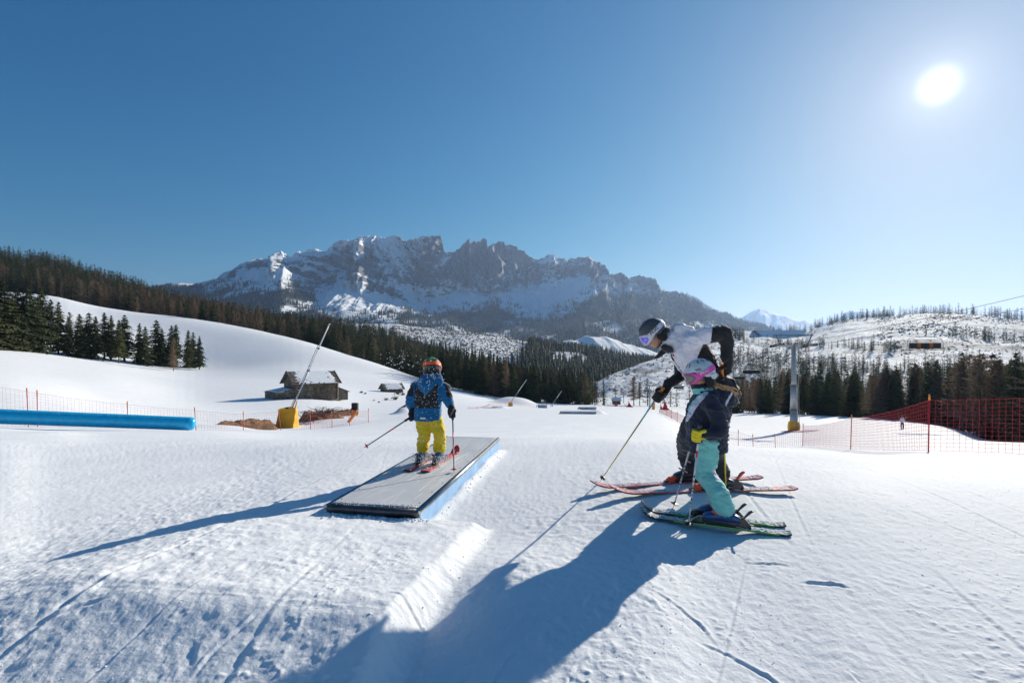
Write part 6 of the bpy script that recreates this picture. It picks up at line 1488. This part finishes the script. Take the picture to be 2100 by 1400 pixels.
# collar and scarf below the chin
mb = MB(); limb(mb, [a_(1362, 712, -.06), a_(1371, 716, 0), a_(1362, 712, .06)], [.032, .04, .032]); limb(mb, [a_(1366, 716), a_(1352, 728), a_(1343, 734)], [.03, .022, .008]); lm(None, 'neck_gaiter', C_DARK, ad_, Matrix(), me=organic(mb, .006, 3))
headgear(ad_, HM2, HS2, S_GREY, S_STRAPW, S_STRAPW, S_VIOLET, None, ('POC', .96, .023, .036, M_LETTERB, .0078, .14), .044)
tipa = ray_ground(1230, 988); ga2 = a_(1359, 797, .10); tipb = ray_ground(1489, 1012, 3.5); gb2 = a_(1480, 748, -.20)
glove(ad_, ga2.lerp(tipa, .06), ga2-tipa, a_(1371, 786, .16), 1.12, C_BLACK, False); glove(ad_, gb2.lerp(tipb, .06), Vector((-.55, 0, .83)), a_(1492, 729, -.25), 1.12, C_BLACK, True)
pole('ski pole in the adult\'s stretched out hand, teal above and olive below', ga2, tipa, [(.03, .70, S_OLIVE), (.70, .93, S_TEAL)], S_BLACK, M_ORANGE, "the adult's poles", .0085)
pole('upright yellow and teal ski pole held behind the girl by the adult', gb2, tipb, [(.03, .78, S_YEL), (.78, .93, S_TEAL)], S_BLACK, M_ORANGE, "the adult's poles", .0095)

# ================================================================== the boy sliding away on the box
D3 = 5.8; k3 = D3/F
def b_(u, v, dd=0): return px(u, v, D3+dd)
def deck(u, v):
    o = Vector((0, 0, CZ)); d = (px(u, v, 1)-o); t = (FR-o).dot(NA3)/d.dot(NA3); return o+d*t
q1, q2 = deck(870, 969), deck(948, 921); q3, q4 = deck(834, 967), deck(911, 921); print('boy ski', (q1-q2).length, q1, q2)
L_ = 1.14; dq = (q2-q1).normalized(); q2 = q1+dq*L_; q4 = q3+dq*L_
_, MB1, f1 = ski('right bright red child ski sliding on the deck of the box, tip raised', q1+NA3*.003, q2+NA3*.003, NA3, .12, S_SKIRED2, M_STEELD, .82, .43, .25, "the boy's skis", seed=11, rise=.085)
_, MB2, f2 = ski('left bright red child ski on the deck of the box, nearer its left edge', q3+NA3*.003, q4+NA3*.003, NA3, .12, S_SKIRED2, M_STEELD, .82, .43, .25, "the boy's skis", seed=12, rise=.085)
boy = rootless('person', 'child in blue jacket and yellow trousers seen from behind, sliding along the box', 'person', tuple(boxpt(1.7, -.45)))
BB1 = MB1 @ Matrix.Translation((f1, 0, .040)); BB2 = MB2 @ Matrix.Translation((f2, 0, .040))
for B_ in (BB1, BB2): boot(boy, B_, .86, S_BOOTBLUE, M_STEEL, .25)
k_1 = cuffpt(BB1, .15, .86, .25); k_2 = cuffpt(BB2, .15, .86, .25); j_1 = cuffpt(BB1, .28, .86, .25); j_2 = cuffpt(BB2, .28, .86, .25); print('boy ankles', [(HX+F*q.x/q.y, HY-(q.z-CZ)/q.y*F, q.y) for q in (k_1, k_2)])
fwd = Vector((.30, .94, -.12)); HM3 = frame(b_(887, 756, .03), fwd, (-.16, .10, .97)); HS3 = .93; XS = Vector((1, 0, 0))
S1, E1, W1 = b_(852, 792), b_(843, 821, -.02), b_(846, 842, .05); S2, E2, W2 = b_(911, 793), b_(919, 820, -.03), b_(927, 838, .0)
H1, H2 = b_(866, 866), b_(893, 866); K1, K2 = b_(871, 893, .04), b_(902, 893, .04)
mb = MB(); head_prims(mb, HM3, .9); limb(mb, [HM3 @ Vector((-.02, 0, -.06)), b_(884, 784)], [.046, .05]); trunk(mb, [(b_(879, 864), .10, .12), (b_(879, 835), .09, .11), (b_(881, 800), .09, .13), (b_(882, 788), .06, .12)], XS)
for q in ((S1, E1, W1), (S2, E2, W2)): limb(mb, q, [.042, .033, .024])
for q in ((H1, K1, j_2, k_2), (H2, K2, j_1, k_1)): limb(mb, q, [.06, .04, .03, .025])
put('body', organic(mb, .0085, 2), M_SKIN, boy)
mb = MB()
trunk(mb, [(b_(878, 862), .125, 29*k3), (b_(878, 842), .13, 28.5*k3), (b_(879, 818), .13, 28*k3), (b_(880, 798), .125, 30*k3), (b_(882, 786), .11, 27*k3), (b_(885, 778), .07, 15*k3)], XS)
limb(mb, [S1, E1, W1], [.077, .066, .050]); limb(mb, [S2, E2, W2], [.079, .068, .050])
trunk(mb, [(b_(884, 775, -.02), .07, 24*k3), (b_(883, 782, -.09), .05, 27*k3), (b_(879, 793, -.125), .042, 21*k3), (b_(874, 804, -.14), .03, 9*k3), (b_(872, 809, -.135), .012, 3*k3)], XS)
me = organic(mb, .0068, 4); wrinkle(me, .014, 13, (.15, 0, 1), 53); wrinkle(me, .008, 28, (.3, 0, 1), 57)
def paint_boy(c, n):
    u, v = uv(c); out = np.zeros(len(c), int); y = c[:, 1]
    hoodv = np.interp(u, [849, 873, 899], [786, 811, 783])
    out[(u > 850)&(u < 898)&(v > hoodv)&(v < 837)&(n[:, 1] < .1)&(y < 5.8)] = 1
    out[(u > 911)&(v > 783)&(v < 816)&(n[:, 2] > -.3)&(u > 911+(v-783)*.18)] = 1; out[(u < 848)&(v > 790)&(v < 812)] = 1
    return out
put('jacket', paint(me, [C_BLUE, C_BLACK], paint_boy), None, boy)
c = b_(867, 857.5, -.137); lm(MB().box(c, (.062, .004, .022)), 'reflective_tag', C_LILAC, boy, Matrix())
mb = MB(); limb(mb, [b_(867, 858), b_(868, 876, .02), K1, j_2, k_2], [.100, .092, .080, .080, .086]); limb(mb, [b_(891, 858), b_(898, 876, .02), K2, j_1, k_1], [.100, .092, .080, .080, .086])
me = organic(mb, .0068, 4); wrinkle(me, .012, 13, (.1, 0, 1), 63); wrinkle(me, .010, 24, (.3, 0, 1), 67); put('trousers', me, C_YELL, boy)
mb = MB(); limb(mb, [b_(886, 766, .03), b_(885, 781)], [.078, .095]); lm(None, 'neck_gaiter', C_BLACK, boy, Matrix(), me=organic(mb, .007, 3))
headgear(boy, HM3, HS3, S_BLACK, S_ORANGE, S_ORANGE, S_SMOKE, None, None, .052, S_GREEN, True, (.0, .03))
tr = deck(931, 969); gr_ = b_(928, 838, -.02); lt = px(746, 918, 5.45); gl = b_(850, 850, .02)
glove(boy, gr_.lerp(tr, .08), gr_-tr, b_(926, 834, -.06), .92, C_BLACK, False); glove(boy, gl.lerp(lt, .06), gl-lt, b_(847, 838, .0), .92, C_BLACK, True)
pole("upright ski pole in the boy's right hand with a red basket", gr_, tr, [(.03, .42, S_SHAFTG), (.42, .62, S_SHAFTR), (.62, .93, S_SHAFTG)], M_RED, S_BLACK, "the boy's poles", .0085, bs=.03)
pole("ski pole trailing out to the left from the boy's left hand", gl, lt, [(.03, .45, S_SHAFTG), (.45, .60, S_SHAFTR), (.60, .93, S_SHAFTG)], M_RED, S_BLACK, "the boy's poles", .0085, bs=.03)
# snow thrown up round the boy
mb = MB(); rr = random.Random(21)
def flake(u, v, dd, r): ico(mb, px(u, v, D3+dd), r)
for i in range(190): flake(rr.gauss(876, 19), rr.gauss(812, 25), rr.uniform(-.55, -.2), (.0014+.0042*rr.random()**2)*(2.0 if rr.random() < .07 else 1))
for i in range(60): flake(rr.gauss(888, 14), rr.gauss(768, 8), rr.uniform(-.5, -.2), rr.uniform(.002, .006))
for i in range(70): flake(rr.gauss(826, 22), rr.gauss(742, 12), rr.uniform(-.5, .2), rr.uniform(.003, .009))
for i in range(50): flake(rr.uniform(760, 900), rr.uniform(650, 770), rr.uniform(-.6, .3), rr.uniform(.0015, .005))
for i in range(60): flake(rr.gauss(886, 22), rr.gauss(890, 18), rr.uniform(-.5, -.15), rr.uniform(.002, .006)*(1.8 if rr.random() < .08 else 1))
for i in range(420):
    c = (B1 if False else (BB1 if rr.random() < .5 else BB2)) @ Vector((rr.gauss(-.10, .09), rr.gauss(0, .06), abs(rr.gauss(.03, .04)))); ico(mb, c, rr.uniform(.003, .010))
mb.build('snow_spray', M_SNOW, kind='stuff')['label'] = 'flying flakes and crumbs of snow around the sliding child'
# a far skier below the right net
p = gpt(1850, 0, 62); 
sk = rootless('person', 'tiny distant skier seen through the red net on the right', 'person', tuple(p)); mb = MB()
P_ = lambda x, z, y=0: p+Vector((x, y, z))
limb(mb, [P_(-.1, .05), P_(-.13, .48), P_(-.05, .9)], [.07, .08, .11]); limb(mb, [P_(.16, .05), P_(.15, .48), P_(.05, .9)], [.07, .08, .11]); limb(mb, [P_(0, .9), P_(0, 1.2), P_(.03, 1.42)], [.14, .17, .13]); limb(mb, [P_(.03, 1.4), P_(.04, 1.62)], [.08, .11]); limb(mb, [P_(.16, 1.38), P_(.32, 1.1), P_(.25, .9, -.2)], [.07, .06, .05]); limb(mb, [P_(-.12, 1.38), P_(-.3, 1.1), P_(-.28, .9, -.2)], [.07, .06, .05])
me = organic(mb, .03, 2); paint(me, [C_DARK, C_LILAC, S_BLACK], lambda c, n: np.where(c[:, 2] > p.z+1.5, 2, np.where(c[:, 2] > p.z+.85, 1, 0))); put('body', me, None, sk)
